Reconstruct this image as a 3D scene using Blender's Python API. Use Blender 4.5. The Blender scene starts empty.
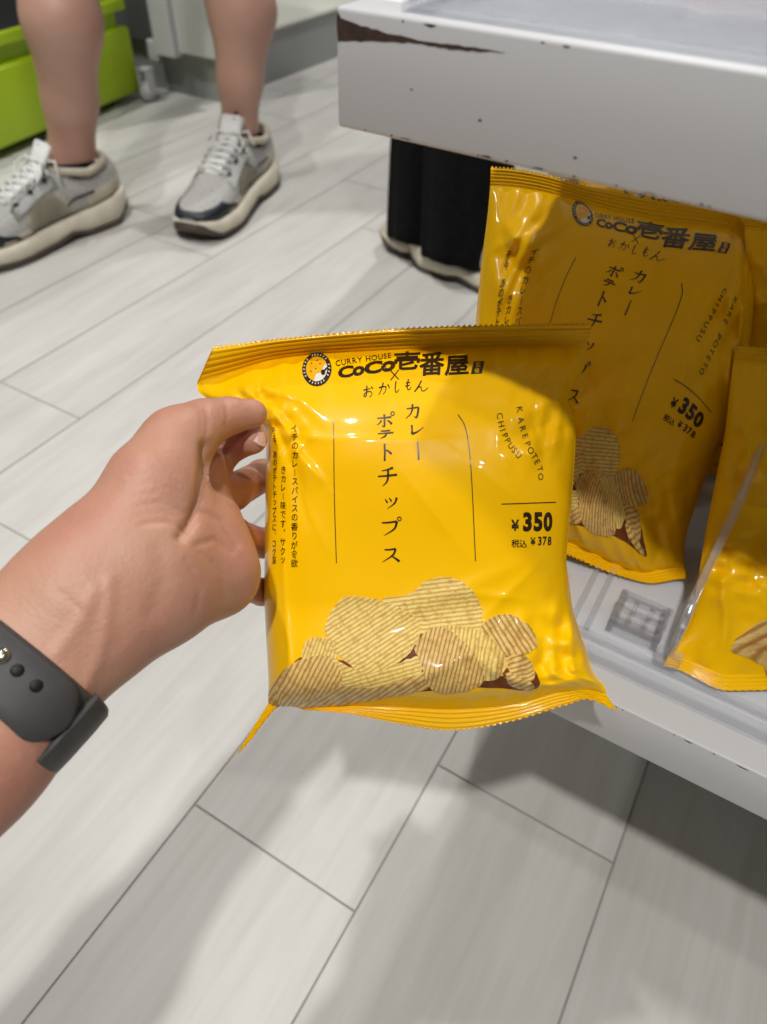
import bpy, bmesh, math, random
import numpy as np
from mathutils import Vector, Matrix, noise as mnoise

random.seed(7); rng = np.random.default_rng(7)
SC = bpy.context.scene
COL = SC.collection
PI = math.pi

# ------------------------------------------------------------------ camera
F = 713.0; CX, CY = 383.5, 512.0; CAMH = 0.60
d1 = np.array([975-CX, -190-CY, F]); d1 /= np.linalg.norm(d1)
d2 = np.array([-1400-CX, -262-CY, F]); d2 /= np.linalg.norm(d2)
_X = -(d2-d2.dot(d1)*d1); _X /= np.linalg.norm(_X)
R = np.array([_X, d1, np.cross(_X, d1)])          # rows: world axes in camera coords
CAM = np.array([0, 0, CAMH])

def U(px, py, d):
    """point seen at pixel px,py at depth d (metres)"""
    px, py, d = np.broadcast_arrays(np.asarray(px, float), np.asarray(py, float), np.asarray(d, float))
    c = np.stack([(px-CX)/F*d, (py-CY)/F*d, d], -1)
    return c @ R.T + CAM
def proj(P):
    c = (np.asarray(P)-CAM) @ R
    return F*c[..., 0]/c[..., 2]+CX, F*c[..., 1]/c[..., 2]+CY, c[..., 2]
def ray(px, py): return R @ np.array([(px-CX)/F, (py-CY)/F, 1.0])
def on_z(px, py, z): r = ray(px, py); return CAM + r*((z-CAMH)/r[2])
def on_x(px, py, x): r = ray(px, py); return CAM + r*(x/r[0])
def on_y(px, py, y): r = ray(px, py); return CAM + r*(y/r[1])
VDIR = R @ np.array([0, 0, 1.0])                  # viewing direction

cam = bpy.data.cameras.new('camera'); co = bpy.data.objects.new('camera', cam); COL.objects.link(co)
M3 = np.column_stack([R[:, 0], -R[:, 1], -R[:, 2]])
co.matrix_world = Matrix([list(M3[i])+[CAM[i]] for i in range(3)]+[[0, 0, 0, 1]])
cam.sensor_fit = 'HORIZONTAL'; cam.sensor_width = 36; cam.lens = F/767*36
cam.clip_start = 0.01
cam.dof.use_dof = True; cam.dof.focus_distance = 0.315; cam.dof.aperture_fstop = 13
SC.camera = co
SC.view_settings.view_transform = 'Standard'; SC.view_settings.look = 'None'
SC.view_settings.gamma = 1; SC.view_settings.use_curve_mapping = False
SC.view_settings.exposure = 0.0

# ------------------------------------------------------------------ helpers
def lin(r, g, b):
    return tuple(((c/255)/12.92 if c/255 <= .04045 else ((c/255+.055)/1.055)**2.4) for c in (r, g, b))+(1,)
class NT:
    def __init__(s, name):
        s.m = bpy.data.materials.new(name); s.m.use_nodes = True
        s.t = s.m.node_tree; s.b = s.t.nodes['Principled BSDF']
    def n(s, kind, **k):
        x = s.t.nodes.new(kind)
        for a, v in k.items():
            if a.startswith('i_'):
                key = a[2:]; x.inputs[int(key) if key.isdigit() else key.replace('_', ' ')].default_value = v
            else: setattr(x, a, v)
        return x
    def l(s, a, b): s.t.links.new(a, b)
    def ramp(s, fac, stops):
        r = s.n('ShaderNodeValToRGB'); e = r.color_ramp.elements
        while len(e) < len(stops): e.new(.5)
        for el, (p, c) in zip(e, stops): el.position = p; el.color = c
        s.l(fac, r.inputs[0]); return r.outputs[0]
    def bump(s, h, strength=.3, dist=.001):
        b = s.n('ShaderNodeBump'); b.inputs['Strength'].default_value = strength; b.inputs['Distance'].default_value = dist
        s.l(h, b.inputs['Height']); s.l(b.outputs[0], s.b.inputs['Normal'])
def mat(name, col, rough=.5, var=0.06, scale=40, bump=0, bscale=300, metal=0, coat=0, spec=.5, sss=0):
    """principled material with a little procedural noise in colour and relief"""
    m = NT(name); b = m.b
    b.inputs['Roughness'].default_value = rough; b.inputs['Metallic'].default_value = metal
    b.inputs['Specular IOR Level'].default_value = spec; b.inputs['Coat Weight'].default_value = coat
    tc = m.n('ShaderNodeTexCoord')
    nz = m.n('ShaderNodeTexNoise', i_Scale=scale, i_Detail=4.0); m.l(tc.outputs['Object'], nz.inputs['Vector'])
    lo = tuple(max(0, c*(1-var)) for c in col[:3])+(1,); hi = tuple(min(1, c*(1+var)) for c in col[:3])+(1,)
    m.l(m.ramp(nz.outputs['Fac'], [(.35, lo), (.65, hi)]), b.inputs['Base Color'])
    if bump:
        n2 = m.n('ShaderNodeTexNoise', i_Scale=bscale, i_Detail=3.0); m.l(tc.outputs['Object'], n2.inputs['Vector'])
        m.bump(n2.outputs['Fac'], bump)
    if sss:
        b.inputs['Subsurface Weight'].default_value = sss
        b.inputs['Subsurface Radius'].default_value = (1, .35, .2); b.inputs['Subsurface Scale'].default_value = .004
    return m.m

def link(name, me, m=None, parent=None, smooth=True):
    o = bpy.data.objects.new(name, me); COL.objects.link(o)
    if m is not None:
        for x in (m if isinstance(m, list) else [m]): me.materials.append(x)
    if smooth:
        me.polygons.foreach_set('use_smooth', [True]*len(me.polygons))
    if parent is not None:
        o.parent = parent
        o.matrix_parent_inverse = parent_matrix(parent).inverted()
    me.update()
    return o
def parent_matrix(o):
    m = o.matrix_basis.copy()
    if o.parent is not None: m = parent_matrix(o.parent) @ o.matrix_parent_inverse @ m
    return m
def pymesh(name, V, Fc, m=None, parent=None, smooth=True):
    me = bpy.data.meshes.new(name); me.from_pydata([tuple(map(float, v)) for v in V], [], [tuple(map(int, f)) for f in Fc]); me.validate()
    return link(name, me, m, parent, smooth)
def bmobj(name, bm, m=None, parent=None, smooth=False):
    bmesh.ops.recalc_face_normals(bm, faces=bm.faces)
    me = bpy.data.meshes.new(name); bm.to_mesh(me); bm.free()
    o = link(name, me, m, parent, smooth)
    return o
def tag(o, label=None, cat=None, group=None, kind=None):
    for k, v in (('label', label), ('category', cat), ('group', group), ('kind', kind)):
        if v: o[k] = v
    return o
def thing(name, label, cat, loc=(0, 0, 0), group=None):
    o = bpy.data.objects.new(name, None); COL.objects.link(o); o.location = loc; o.empty_display_size = .02
    return tag(o, label, cat, group)
def box(bm, x0, x1, y0, y1, z0, z1, bev=0, mtx=None, seg=2):
    r = bmesh.ops.create_cube(bm, size=1)
    vs = r['verts']
    for v in vs:
        v.co = Vector((x0+(v.co.x+.5)*(x1-x0), y0+(v.co.y+.5)*(y1-y0), z0+(v.co.z+.5)*(z1-z0)))
    if bev:
        es = list({e for v in vs for e in v.link_edges})
        g = bmesh.ops.bevel(bm, geom=es, offset=bev, segments=seg, affect='EDGES', profile=.5)
        vs = list({v for f in g['faces'] for v in f.verts} | {v for v in vs if v.is_valid})
    if mtx is not None:
        for v in vs: v.co = mtx @ v.co
    return vs
def tube(bm, pts, rad, n=10, closed=False):
    pts = [Vector(p) for p in pts]; N = len(pts)
    rad = [rad]*N if not hasattr(rad, '__len__') else rad
    rings = []; up = None
    for i, p in enumerate(pts):
        a = pts[(i-1) % N] if (closed or i) else pts[i]; b = pts[(i+1) % N] if (closed or i < N-1) else pts[i]
        t = (b-a).normalized()
        if up is None: up = Vector((0, 0, 1)) if abs(t.z) < .9 else Vector((1, 0, 0))
        u = (up-t*up.dot(t)).normalized(); v = t.cross(u); up = u
        rings.append([bm.verts.new(p+(u*math.cos(2*PI*k/n)+v*math.sin(2*PI*k/n))*rad[i]) for k in range(n)])
    for i in range(N if closed else N-1):
        A, B = rings[i], rings[(i+1) % N]
        for k in range(n): bm.faces.new((A[k], A[(k+1) % n], B[(k+1) % n], B[k]))
    if not closed:
        bm.faces.new(rings[0][::-1]); bm.faces.new(rings[-1])
def ellipsoid(bm, c, r, mtx=None, u=20, v=12):
    g = bmesh.ops.create_uvsphere(bm, u_segments=u, v_segments=v, radius=1)
    for x in g['verts']:
        p = Vector((x.co.x*r[0], x.co.y*r[1], x.co.z*r[2]))
        if mtx is not None: p = mtx @ p
        x.co = p+Vector(c)
def sm(a, b, x):
    t = np.clip((np.asarray(x, float)-a)/(b-a), 0, 1); return t*t*(3-2*t)

# --- signed-distance sculpting: rounded cones blended into one continuous surface (surface nets)
def sculpt(prims, h, k0=.006):
    prims = [(np.asarray(a, float), ra, np.asarray(b, float), rb, k) for a, ra, b, rb, k in prims]
    lo = np.min([np.minimum(a-ra, b-rb) for a, ra, b, rb, k in prims], 0)-4*h
    hi = np.max([np.maximum(a+ra, b+rb) for a, ra, b, rb, k in prims], 0)+4*h
    n = np.ceil((hi-lo)/h).astype(int)+1
    D = np.full(n, 1.0, np.float32)
    ax = [lo[i]+h*np.arange(n[i]) for i in range(3)]
    for a, ra, b, rb, k in prims:
        m = max(ra, rb)+k+5*h
        s = []
        for i in range(3):
            l_ = max(0, int((min(a[i], b[i])-m-lo[i])/h)); u_ = min(n[i], int((max(a[i], b[i])+m-lo[i])/h)+2); s.append(slice(l_, u_))
        X, Y, Z = np.meshgrid(ax[0][s[0]], ax[1][s[1]], ax[2][s[2]], indexing='ij')
        ab = b-a; L2 = max(ab.dot(ab), 1e-12)
        t = np.clip(((X-a[0])*ab[0]+(Y-a[1])*ab[1]+(Z-a[2])*ab[2])/L2, 0, 1)
        d = np.sqrt((X-a[0]-t*ab[0])**2+(Y-a[1]-t*ab[1])**2+(Z-a[2]-t*ab[2])**2)-(ra+(rb-ra)*t)
        o = D[tuple(s)]
        w = np.clip(.5+.5*(o-d)/k, 0, 1)
        D[tuple(s)] = np.where(o > .5, d, o*(1-w)+d*w-k*w*(1-w))
    ins = D < 0
    c = [ins[i:n[0]-1+i, j:n[1]-1+j, l:n[2]-1+l] for i in (0, 1) for j in (0, 1) for l in (0, 1)]
    sm_ = sum(x.astype(np.int8) for x in c); act = (sm_ > 0) & (sm_ < 8)
    idx = np.argwhere(act); ids = np.full(act.shape, -1, np.int64); ids[act] = np.arange(len(idx))
    acc = np.zeros((len(idx), 3)); cnt = np.zeros(len(idx))
    corners = [(i, j, l) for i in (0, 1) for j in (0, 1) for l in (0, 1)]
    for p in range(8):
        for q in range(p+1, 8):
            A, B = np.array(corners[p]), np.array(corners[q])
            if abs(A-B).sum() != 1: continue
            da = D[tuple((idx+A).T)]; db = D[tuple((idx+B).T)]
            cr = (da < 0) != (db < 0)
            t = np.where(cr, da/np.where(cr, da-db, 1), 0)
            acc[cr] += (A+t[:, None]*(B-A))[cr]; cnt[cr] += 1
    V = lo+h*(idx+acc/cnt[:, None])
    faces = []
    for axis in range(3):
        sh = [slice(0, None)]*3
        a_ = ins[tuple(slice(0, n[i]-1) if i == axis else slice(1, n[i]-1) for i in range(3))]
        b_ = ins[tuple(slice(1, n[i]) if i == axis else slice(1, n[i]-1) for i in range(3))]
        cr = np.argwhere(a_ != b_); flip = a_[tuple(cr.T)]
        u, v = (axis+1) % 3, (axis+2) % 3
        base = cr.copy(); base[:, u] += 1; base[:, v] += 1
        q = []
        for du, dv in ((1, 1), (0, 1), (0, 0), (1, 0)):
            g = base.copy(); g[:, u] -= du; g[:, v] -= dv; q.append(ids[tuple(g.T)])
        q = np.stack(q, 1)
        q[~flip] = q[~flip][:, ::-1]
        faces.append(q)
    Fq = np.concatenate(faces)
    # light Laplacian smoothing
    for _ in range(3):
        S = np.zeros_like(V); N_ = np.zeros(len(V))
        for i in range(4):
            a, b = Fq[:, i], Fq[:, (i+1) % 4]
            np.add.at(S, a, V[b]); np.add.at(N_, a, 1); np.add.at(S, b, V[a]); np.add.at(N_, b, 1)
        V = .5*V+.5*S/N_[:, None]
    return V, Fq
def vnormals(V, Q):
    n = np.cross(V[Q[:, 2]]-V[Q[:, 0]], V[Q[:, 3]]-V[Q[:, 1]]); N = np.zeros_like(V)
    for i in range(4): np.add.at(N, Q[:, i], n)
    return N/np.maximum(np.linalg.norm(N, axis=1), 1e-12)[:, None]

# ------------------------------------------------------------------ materials
FILM = NT('yellow_film')
def film_material(m):
    b = m.b; tc = m.n('ShaderNodeTexCoord')
    nz = m.n('ShaderNodeTexNoise', i_Scale=9.0, i_Detail=3.0); m.l(tc.outputs['Object'], nz.inputs['Vector'])
    m.l(m.ramp(nz.outputs['Fac'], [(.3, lin(250, 190, 0)), (.7, lin(254, 198, 2))]), b.inputs['Base Color'])
    n2 = m.n('ShaderNodeTexNoise', i_Scale=28.0, i_Detail=2.0, i_Roughness=.4); m.l(tc.outputs['Object'], n2.inputs['Vector'])
    m.bump(n2.outputs['Fac'], .15, .002)
    b.inputs['Roughness'].default_value = .34; b.inputs['Coat Weight'].default_value = .45; b.inputs['Coat Roughness'].default_value = .06; b.inputs['Coat IOR'].default_value = 1.42
    b.inputs['Specular IOR Level'].default_value = .12
film_material(FILM); FILM = FILM.m
INK = mat('dark_brown_ink', lin(46, 28, 8), .3, .05, 200, coat=.3)
INK_RED = mat('brown_print', lin(112, 60, 24), .45, .2, 300, coat=.15, spec=.1)
PRINT_WHITE = mat('white_print', lin(232, 228, 214), .3, .03, 200, coat=.3)
PRINT_EGG = mat('yellow_print', lin(240, 178, 20), .3, .06, 400, coat=.3)
def chip_print(name, hi, lo, spot):
    m = NT(name); uv = m.n('ShaderNodeUVMap', uv_map='UVMap')
    sx = m.n('ShaderNodeSeparateXYZ'); 
    dn = m.n('ShaderNodeTexNoise', i_Scale=6.0, i_Detail=2.0); m.l(uv.outputs[0], dn.inputs['Vector'])
    m.l(uv.outputs[0], sx.inputs[0])
    ad = m.n('ShaderNodeMath', operation='MULTIPLY_ADD', i_1=.25); m.l(dn.outputs['Fac'], ad.inputs[0]); m.l(sx.outputs[0], ad.inputs[2])
    mu = m.n('ShaderNodeMath', operation='MULTIPLY', i_1=2*PI); m.l(ad.outputs[0], mu.inputs[0])
    si = m.n('ShaderNodeMath', operation='SINE'); m.l(mu.outputs[0], si.inputs[0])
    ma = m.n('ShaderNodeMath', operation='MULTIPLY_ADD', i_1=.5, i_2=.5); m.l(si.outputs[0], ma.inputs[0])
    base = m.ramp(ma.outputs[0], [(.0, lo), (.6, hi)])
    n2 = m.n('ShaderNodeTexNoise', i_Scale=.55, i_Detail=7.0, i_Roughness=.72); m.l(uv.outputs[0], n2.inputs['Vector'])
    f = m.ramp(n2.outputs['Fac'], [(.47, (0, 0, 0, 1)), (.72, (.85, .85, .85, 1))])
    mx = m.n('ShaderNodeMix', data_type='RGBA'); m.l(f, mx.inputs['Factor']); m.l(base, mx.inputs['A']); mx.inputs['B'].default_value = spot
    m.l(mx.outputs['Result'], m.b.inputs['Base Color'])
    m.b.inputs['Roughness'].default_value = .4; m.b.inputs['Specular IOR Level'].default_value = .1; m.b.inputs['Coat Weight'].default_value = .4; m.b.inputs['Coat Roughness'].default_value = .06; m.b.inputs['Coat IOR'].default_value = 1.42
    return m.m
CHIP_L = chip_print('printed_chip_pale', lin(238, 212, 128), lin(200, 158, 70), lin(180, 116, 38))
CHIP_D = chip_print('printed_chip_toasted', lin(226, 194, 118), lin(176, 126, 60), lin(156, 94, 38))

def skin_material(name, base, red, rough=.5, scale=22):
    m = NT(name); tc = m.n('ShaderNodeTexCoord')
    nz = m.n('ShaderNodeTexNoise', i_Scale=scale, i_Detail=4.0); m.l(tc.outputs['Object'], nz.inputs['Vector'])
    m.l(m.ramp(nz.outputs['Fac'], [(.35, base), (.7, red)]), m.b.inputs['Base Color'])
    vo = m.n('ShaderNodeTexVoronoi', i_Scale=620.0); m.l(tc.outputs['Object'], vo.inputs['Vector'])
    n2 = m.n('ShaderNodeTexNoise', i_Scale=140.0, i_Detail=4.0); m.l(tc.outputs['Object'], n2.inputs['Vector'])
    ad = m.n('ShaderNodeMath', operation='MULTIPLY_ADD', i_1=.25); m.l(vo.outputs['Distance'], ad.inputs[0]); m.l(n2.outputs['Fac'], ad.inputs[2])
    m.bump(ad.outputs[0], .28, .0012)
    m.b.inputs['Roughness'].default_value = rough
    m.b.inputs['Subsurface Weight'].default_value = .18; m.b.inputs['Subsurface Radius'].default_value = (1, .35, .2)
    m.b.inputs['Subsurface Scale'].default_value = .004
    return m.m
SKIN = skin_material('hand_skin', lin(196, 148, 122), lin(192, 132, 112))
SKIN_LEG = skin_material('leg_skin', lin(192, 152, 134), lin(182, 138, 120), .5, 9)
NAIL = mat('nail', lin(226, 178, 160), .25, .04, 100, coat=.4)
RUBBER = mat('charcoal_rubber', lin(66, 64, 63), .55, .05, 200, bump=.05)
RUBBER_IN = mat('black_hole', lin(16, 15, 15), .6)
STEEL = mat('pin_metal', lin(205, 195, 170), .22, .03, 50, metal=1)
WHITE_PAINT = mat('white_painted_metal', lin(208, 208, 208), .45, .015, 6, bump=.04, bscale=90)
WHITE_TOP = mat('white_laminate', lin(240, 239, 237), .4, .02, 8)
BARE = mat('bare_brown_board', lin(72, 52, 44), .8, .35, 260, bump=.4, bscale=500)
SHOE_CREAM = mat('cream_rubber', lin(214, 206, 186), .55, .06, 40)
SHOE_MESH = mat('grey_white_mesh', lin(176, 174, 170), .85, .14, 240, bump=.5, bscale=900)
SHOE_LEATHER = mat('cream_leather', lin(190, 182, 162), .5, .08, 30, bump=.1)
SHOE_WHITE = mat('white_lace', lin(226, 226, 222), .8, .05, 200)
NAVY = mat('dark_navy', lin(22, 30, 38), .5, .1, 60)
BROWN_SOLE = mat('brown_outsole', lin(78, 66, 58), .7, .1, 60)
BLACK_CLOTH = mat('black_cloth', lin(14, 14, 15), .95, .3, 80, bump=.4, bscale=700, spec=.15)
GREEN = mat('lime_green_plastic', lin(160, 188, 8), .45, .03, 5)
GREY_DK = mat('dark_grey_panel', lin(86, 88, 86), .55, .05, 10)
GREY_MID = mat('grey_plinth', lin(150, 152, 150), .35, .04, 6)
CREAM_TOP = mat('cream_deck', lin(232, 232, 218), .35, .03, 6)
BLACK = mat('black_void', lin(14, 14, 14), .8)
MAROON = mat('maroon_pack', lin(92, 48, 52), .35, .1, 20, coat=.3)
def acrylic():
    m = NT('clear_acrylic'); t = m.t
    tr = m.n('ShaderNodeBsdfTransparent'); tr.inputs[0].default_value = (.955, .962, .975, 1)
    gl = m.n('ShaderNodeBsdfGlossy'); gl.inputs['Roughness'].default_value = .05; gl.inputs[0].default_value = (1, 1, 1, 1)
    lw = m.n('ShaderNodeLayerWeight', i_Blend=.5); p5 = m.n('ShaderNodeMath', operation='POWER', i_1=4.0); m.l(lw.outputs['Facing'], p5.inputs[0])
    fr = m.n('ShaderNodeMath', operation='MULTIPLY_ADD', i_1=.7, i_2=.05); m.l(p5.outputs[0], fr.inputs[0])
    tc = m.n('ShaderNodeTexCoord'); nz = m.n('ShaderNodeTexNoise', i_Scale=90.0, i_Detail=2.0); m.l(tc.outputs['Object'], nz.inputs['Vector'])
    bp = m.n('ShaderNodeBump'); bp.inputs['Strength'].default_value = .12; bp.inputs['Distance'].default_value = .001; m.l(nz.outputs['Fac'], bp.inputs['Height'])
    m.l(bp.outputs[0], gl.inputs['Normal']); m.l(bp.outputs[0], lw.inputs['Normal'])
    mx = m.n('ShaderNodeMixShader'); m.l(fr.outputs[0], mx.inputs[0]); m.l(tr.outputs[0], mx.inputs[1]); m.l(gl.outputs[0], mx.inputs[2])
    df = m.n('ShaderNodeBsdfDiffuse'); df.inputs[0].default_value = (.86, .88, .93, 1)
    mx2 = m.n('ShaderNodeMixShader'); mx2.inputs[0].default_value = .10; m.l(mx.outputs[0], mx2.inputs[1]); m.l(df.outputs[0], mx2.inputs[2])
    m.l(mx2.outputs[0], t.nodes['Material Output'].inputs['Surface'])
    return m.m
ACRYLIC = acrylic()

# ------------------------------------------------------------------ floor
def build_floor():
    k = CAMH; W = .2646*k; L = 1.2*k*1.25; g = .0009
    known = {-1: .23, 0: .457, -5: .758, -6: 1.523, 1: 1.05, -2: .88, -3: 1.27, -4: 1.95}
    V, Fc, uv, mi = [], [], [], []
    def quad(x0, x1, y0, y1, z, mat_i, ox, oy):
        i = len(V); V.extend([(x0, y0, z), (x1, y0, z), (x1, y1, z), (x0, y1, z)]); Fc.append((i, i+1, i+2, i+3)); mi.append(mat_i)
        uv.extend([(x0+ox, y0+oy), (x1+ox, y0+oy), (x1+ox, y1+oy), (x0+ox, y1+oy)])
    quad(-5, 4, -2.5, 7, -.001, 1, 0, 0)
    rr = random.Random(3)
    for n in range(-30, 26):
        x0 = -.153*k+n*W
        s = known.get(n, rr.random()*2)*k
        j0 = math.floor((-2.5-s)/L)
        for j in range(j0, j0+14):
            y0 = s+j*L
            if y0 > 7: break
            quad(x0+g, x0+W-g, y0+g, y0+L-g, 0, 0, rr.random()*50, rr.random()*50)
    me = bpy.data.meshes.new('floor'); me.from_pydata(V, [], Fc)
    l = me.uv_layers.new(name='UVMap')
    for i, c in enumerate(uv): l.data[i].uv = c
    m = NT('wood_look_tile'); u = m.n('ShaderNodeUVMap', uv_map='UVMap')
    mp = m.n('ShaderNodeMapping'); mp.inputs['Scale'].default_value = (26, 3.2, 1); m.l(u.outputs[0], mp.inputs[0])
    n1 = m.n('ShaderNodeTexNoise', i_Scale=1.0, i_Detail=7.0, i_Roughness=.62); m.l(mp.outputs[0], n1.inputs['Vector'])
    mp2 = m.n('ShaderNodeMapping'); mp2.inputs['Scale'].default_value = (150, 9, 1); m.l(u.outputs[0], mp2.inputs[0])
    n3 = m.n('ShaderNodeTexNoise', i_Scale=1.0, i_Detail=3.0); m.l(mp2.outputs[0], n3.inputs['Vector'])
    n2 = m.n('ShaderNodeTexNoise', i_Scale=5.0, i_Detail=3.0); m.l(u.outputs[0], n2.inputs['Vector'])
    c1 = m.ramp(n1.outputs['Fac'], [(.3, lin(196, 193, 186)), (.55, lin(208, 206, 200)), (.75, lin(214, 213, 209))])
    c2 = m.ramp(n2.outputs['Fac'], [(.3, (.93, .93, .93, 1)), (.7, (1, 1, 1, 1))])
    c3 = m.ramp(n3.outputs['Fac'], [(.3, (.95, .945, .93, 1)), (.6, (1, 1, 1, 1))])
    mx = m.n('ShaderNodeMix', data_type='RGBA', blend_type='MULTIPLY'); mx.inputs['Factor'].default_value = 1
    m.l(c1, mx.inputs['A']); m.l(c2, mx.inputs['B'])
    mx2 = m.n('ShaderNodeMix', data_type='RGBA', blend_type='MULTIPLY'); mx2.inputs['Factor'].default_value = 1
    m.l(mx.outputs['Result'], mx2.inputs['A']); m.l(c3, mx2.inputs['B'])
    # scuffs
    tc = m.n('ShaderNodeTexCoord'); n4 = m.n('ShaderNodeTexNoise', i_Scale=14.0, i_Detail=6.0, i_Roughness=.7); m.l(tc.outputs['Object'], n4.inputs['Vector'])
    f4 = m.ramp(n4.outputs['Fac'], [(.70, (0, 0, 0, 1)), (.78, (.55, .55, .55, 1))])
    mx3 = m.n('ShaderNodeMix', data_type='RGBA'); m.l(f4, mx3.inputs['Factor']); m.l(mx2.outputs['Result'], mx3.inputs['A']); mx3.inputs['B'].default_value = lin(150, 146, 138)
    m.l(mx3.outputs['Result'], m.b.inputs['Base Color'])
    m.b.inputs['Roughness'].default_value = .42; m.b.inputs['Specular IOR Level'].default_value = .4
    m.bump(n3.outputs['Fac'], .06, .001)
    o = link('floor', me, [m.m, mat('grey_grout', lin(158, 155, 149), .8)], smooth=False)
    me.polygons.foreach_set('material_index', mi)
    tag(o, 'pale grey wood-look plank floor tiles', 'floor', kind='structure')
build_floor()

# ------------------------------------------------------------------ shelf unit
YS = .21; XL = -.1396
UZ0, UZ1 = CAMH-.366*YS, CAMH-.2105*YS
LZ0, LZ1 = CAMH-1.605*YS, CAMH-1.453*YS
def chips_patch(name, polys, parent, thick=.0004):
    """small flakes of missing paint on the front face, given as outlines (x along the shelf, z)"""
    bm = bmesh.new()
    for p in polys:
        vs = []
        for i in range(len(p)):                       # ragged outline
            a, b = p[i], p[(i+1) % len(p)]
            L = math.dist(a, b); n = max(1, int(L/.0016))
            for j in range(n):
                t = j/n; w = .00025 if j else 0
                vs.append((a[0]+(b[0]-a[0])*t+random.uniform(-w, w), a[1]+(b[1]-a[1])*t+random.uniform(-w, w)))
        top = [bm.verts.new((x, YS-thick, z)) for x, z in vs]; bot = [bm.verts.new((x, YS+.0004, z)) for x, z in vs]
        bm.faces.new(top)
        for i in range(len(vs)): bm.faces.new((top[i], top[(i+1) % len(vs)], bot[(i+1) % len(vs)], bot[i]))
    bmesh.ops.triangulate(bm, faces=[f for f in bm.faces if len(f.verts) > 4])
    return bmobj(name, bm, BARE, parent)
def edge_flakes(x0, x1, z, n, seed, up=1):
    r = random.Random(seed); out = []
    for _ in range(n):
        x = x0+(x1-x0)*r.random()**1.2; L = r.choice([.0007, .001, .002, .004]); h = r.uniform(.0003, .0007)
        out.append([(x, z), (x+L, z), (x+L*.7, z+up*h), (x+L*.3, z+up*h*.8)])
    return out
unit = thing('shelf_unit', 'white shelf unit with a chipped brown corner, yellow chip bags on its lower shelf', 'shelf', (XL, YS, 0))
def build_shelf(name, z0, z1, top_mat):
    t = bpy.data.objects.new(name, None); COL.objects.link(t); t.location = (XL, YS, z0); t.parent = unit; t.matrix_parent_inverse = parent_matrix(unit).inverted()
    bm = bmesh.new(); box(bm, XL, 1.05, YS, YS+.017, z0, z1, .0012, seg=3); bmobj('fascia', bm, WHITE_PAINT, t, True)
    bm = bmesh.new(); box(bm, XL, 1.05, YS+.0171, .71, z0+.002, z1-.0006, .001); bmobj('board', bm, top_mat, t)
    return t
upper = build_shelf('upper_shelf', UZ0, UZ1, WHITE_TOP)
lower = build_shelf('lower_shelf', LZ0, LZ1, WHITE_TOP)
def fp(px, py): p = on_y(px, py, YS); return (max(p[0], XL+.0008), min(max(p[2], UZ0+.001), UZ1-.001))
big = [fp(*p) for p in [(334, 10), (341, 18), (352, 22), (372, 29), (396, 35), (430, 42), (470, 47), (505, 52.5), (478, 52), (440, 48), (415, 43.5), (396, 42), (365, 41), (335, 41)]]
fl = edge_flakes(XL+.01, .18, UZ0+.0008, 26, 5, 1)+edge_flakes(XL+.012, .02, UZ1-.0009, 7, 9, -1)
for cx_, cz_, s in [(-.113, .538, .0004), (-.09, .5335, .0006), (-.06, .529, .0006)]:
    fl.append([(cx_-s, cz_), (cx_, cz_-s*.6), (cx_+s*1.2, cz_), (cx_, cz_+s*.7)])
tag(chips_patch('paint_stain', [big], upper, .0001), 'bare brown patch where the paint has chipped')
for p in fl: chips_patch('paint_flake', [p], upper, .0001)
for p in edge_flakes(-.02, .2, LZ1-.0009, 30, 12, -1): chips_patch('paint_flake', [p], lower, .0001)
bm = bmesh.new(); box(bm, -.1375, -.1225, .43, .45, LZ1+.0005, UZ0+.0015, .002); bmobj('post', bm, WHITE_PAINT, unit)
bm = bmesh.new(); box(bm, XL+.02, 1.05, .46, .709, 0, LZ0+.0015, .002); tag(bmobj('base', bm, GREY_DK, unit), 'dark set-back base')
bm = bmesh.new(); box(bm, .02, 1.05, .711, .727, 0, UZ1+.05, .002); bmobj('back_panel', bm, WHITE_PAINT, unit)

# acrylic trays and dividers
def build_tray(z):
    t = thing('acrylic_tray', 'clear acrylic tray with raised front rail under the chip bags on lower shelf', 'tray', (XL, .226, z))
    bm = bmesh.new(); box(bm, -.13, 1.0, .2265, .46, z, z+.0016); bmobj('base', bm, ACRYLIC, t)
    bm = bmesh.new(); box(bm, -.13, 1.0, .2265, .2290, z+.0017, z+.011, .0005); box(bm, -.13, 1.0, .2385, .2405, z+.0017, z+.007, .0004)
    bmobj('front_rail', bm, ACRYLIC, t)
    for x in (-.024, -.016):
        bm = bmesh.new(); box(bm, x, x+.003, .243, .45, z+.0017, z+.0055, .0004); bmobj('track', bm, ACRYLIC, t)
    return t
build_tray(LZ1)
def build_divider(x, label):
    z = LZ1+.0017
    t = thing('shelf_divider', label, 'shelf divider', (x, .247, z))
    prof = [(.247, 0), (.247, .012), (.252, .020), (.262, .026), (.275, .034), (.283, .05), (.292, .068), (.305, .078), (.33, .082), (.44, .082), (.44, 0)]
    bm = bmesh.new()
    A = [bm.verts.new((x-.0016, y, z+h)) for y, h in prof]; B = [bm.verts.new((x+.0016, y, z+h)) for y, h in prof]
    bm.faces.new(A); bm.faces.new(B[::-1])
    for i in range(len(prof)): bm.faces.new((A[i], A[(i+1) % len(prof)], B[(i+1) % len(prof)], B[i]))
    bmesh.ops.bevel(bm, geom=list(bm.edges), offset=.0005, segments=1, affect='EDGES')
    bmobj('plate', bm, ACRYLIC, t)
    bm = bmesh.new(); tube(bm, [(x, y-.0012, z+h) for y, h in prof[1:9]], .0022, 8); bmobj('edge_bead', bm, ACRYLIC, t, True)
    bm = bmesh.new(); box(bm, x-.006, x+.006, .2412, .2465, z, z+.011, .0008); bmobj('foot', bm, ACRYLIC, t)
    return t
build_divider(.0265, 'clear acrylic divider standing between two chip bags on the lower shelf')
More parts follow.
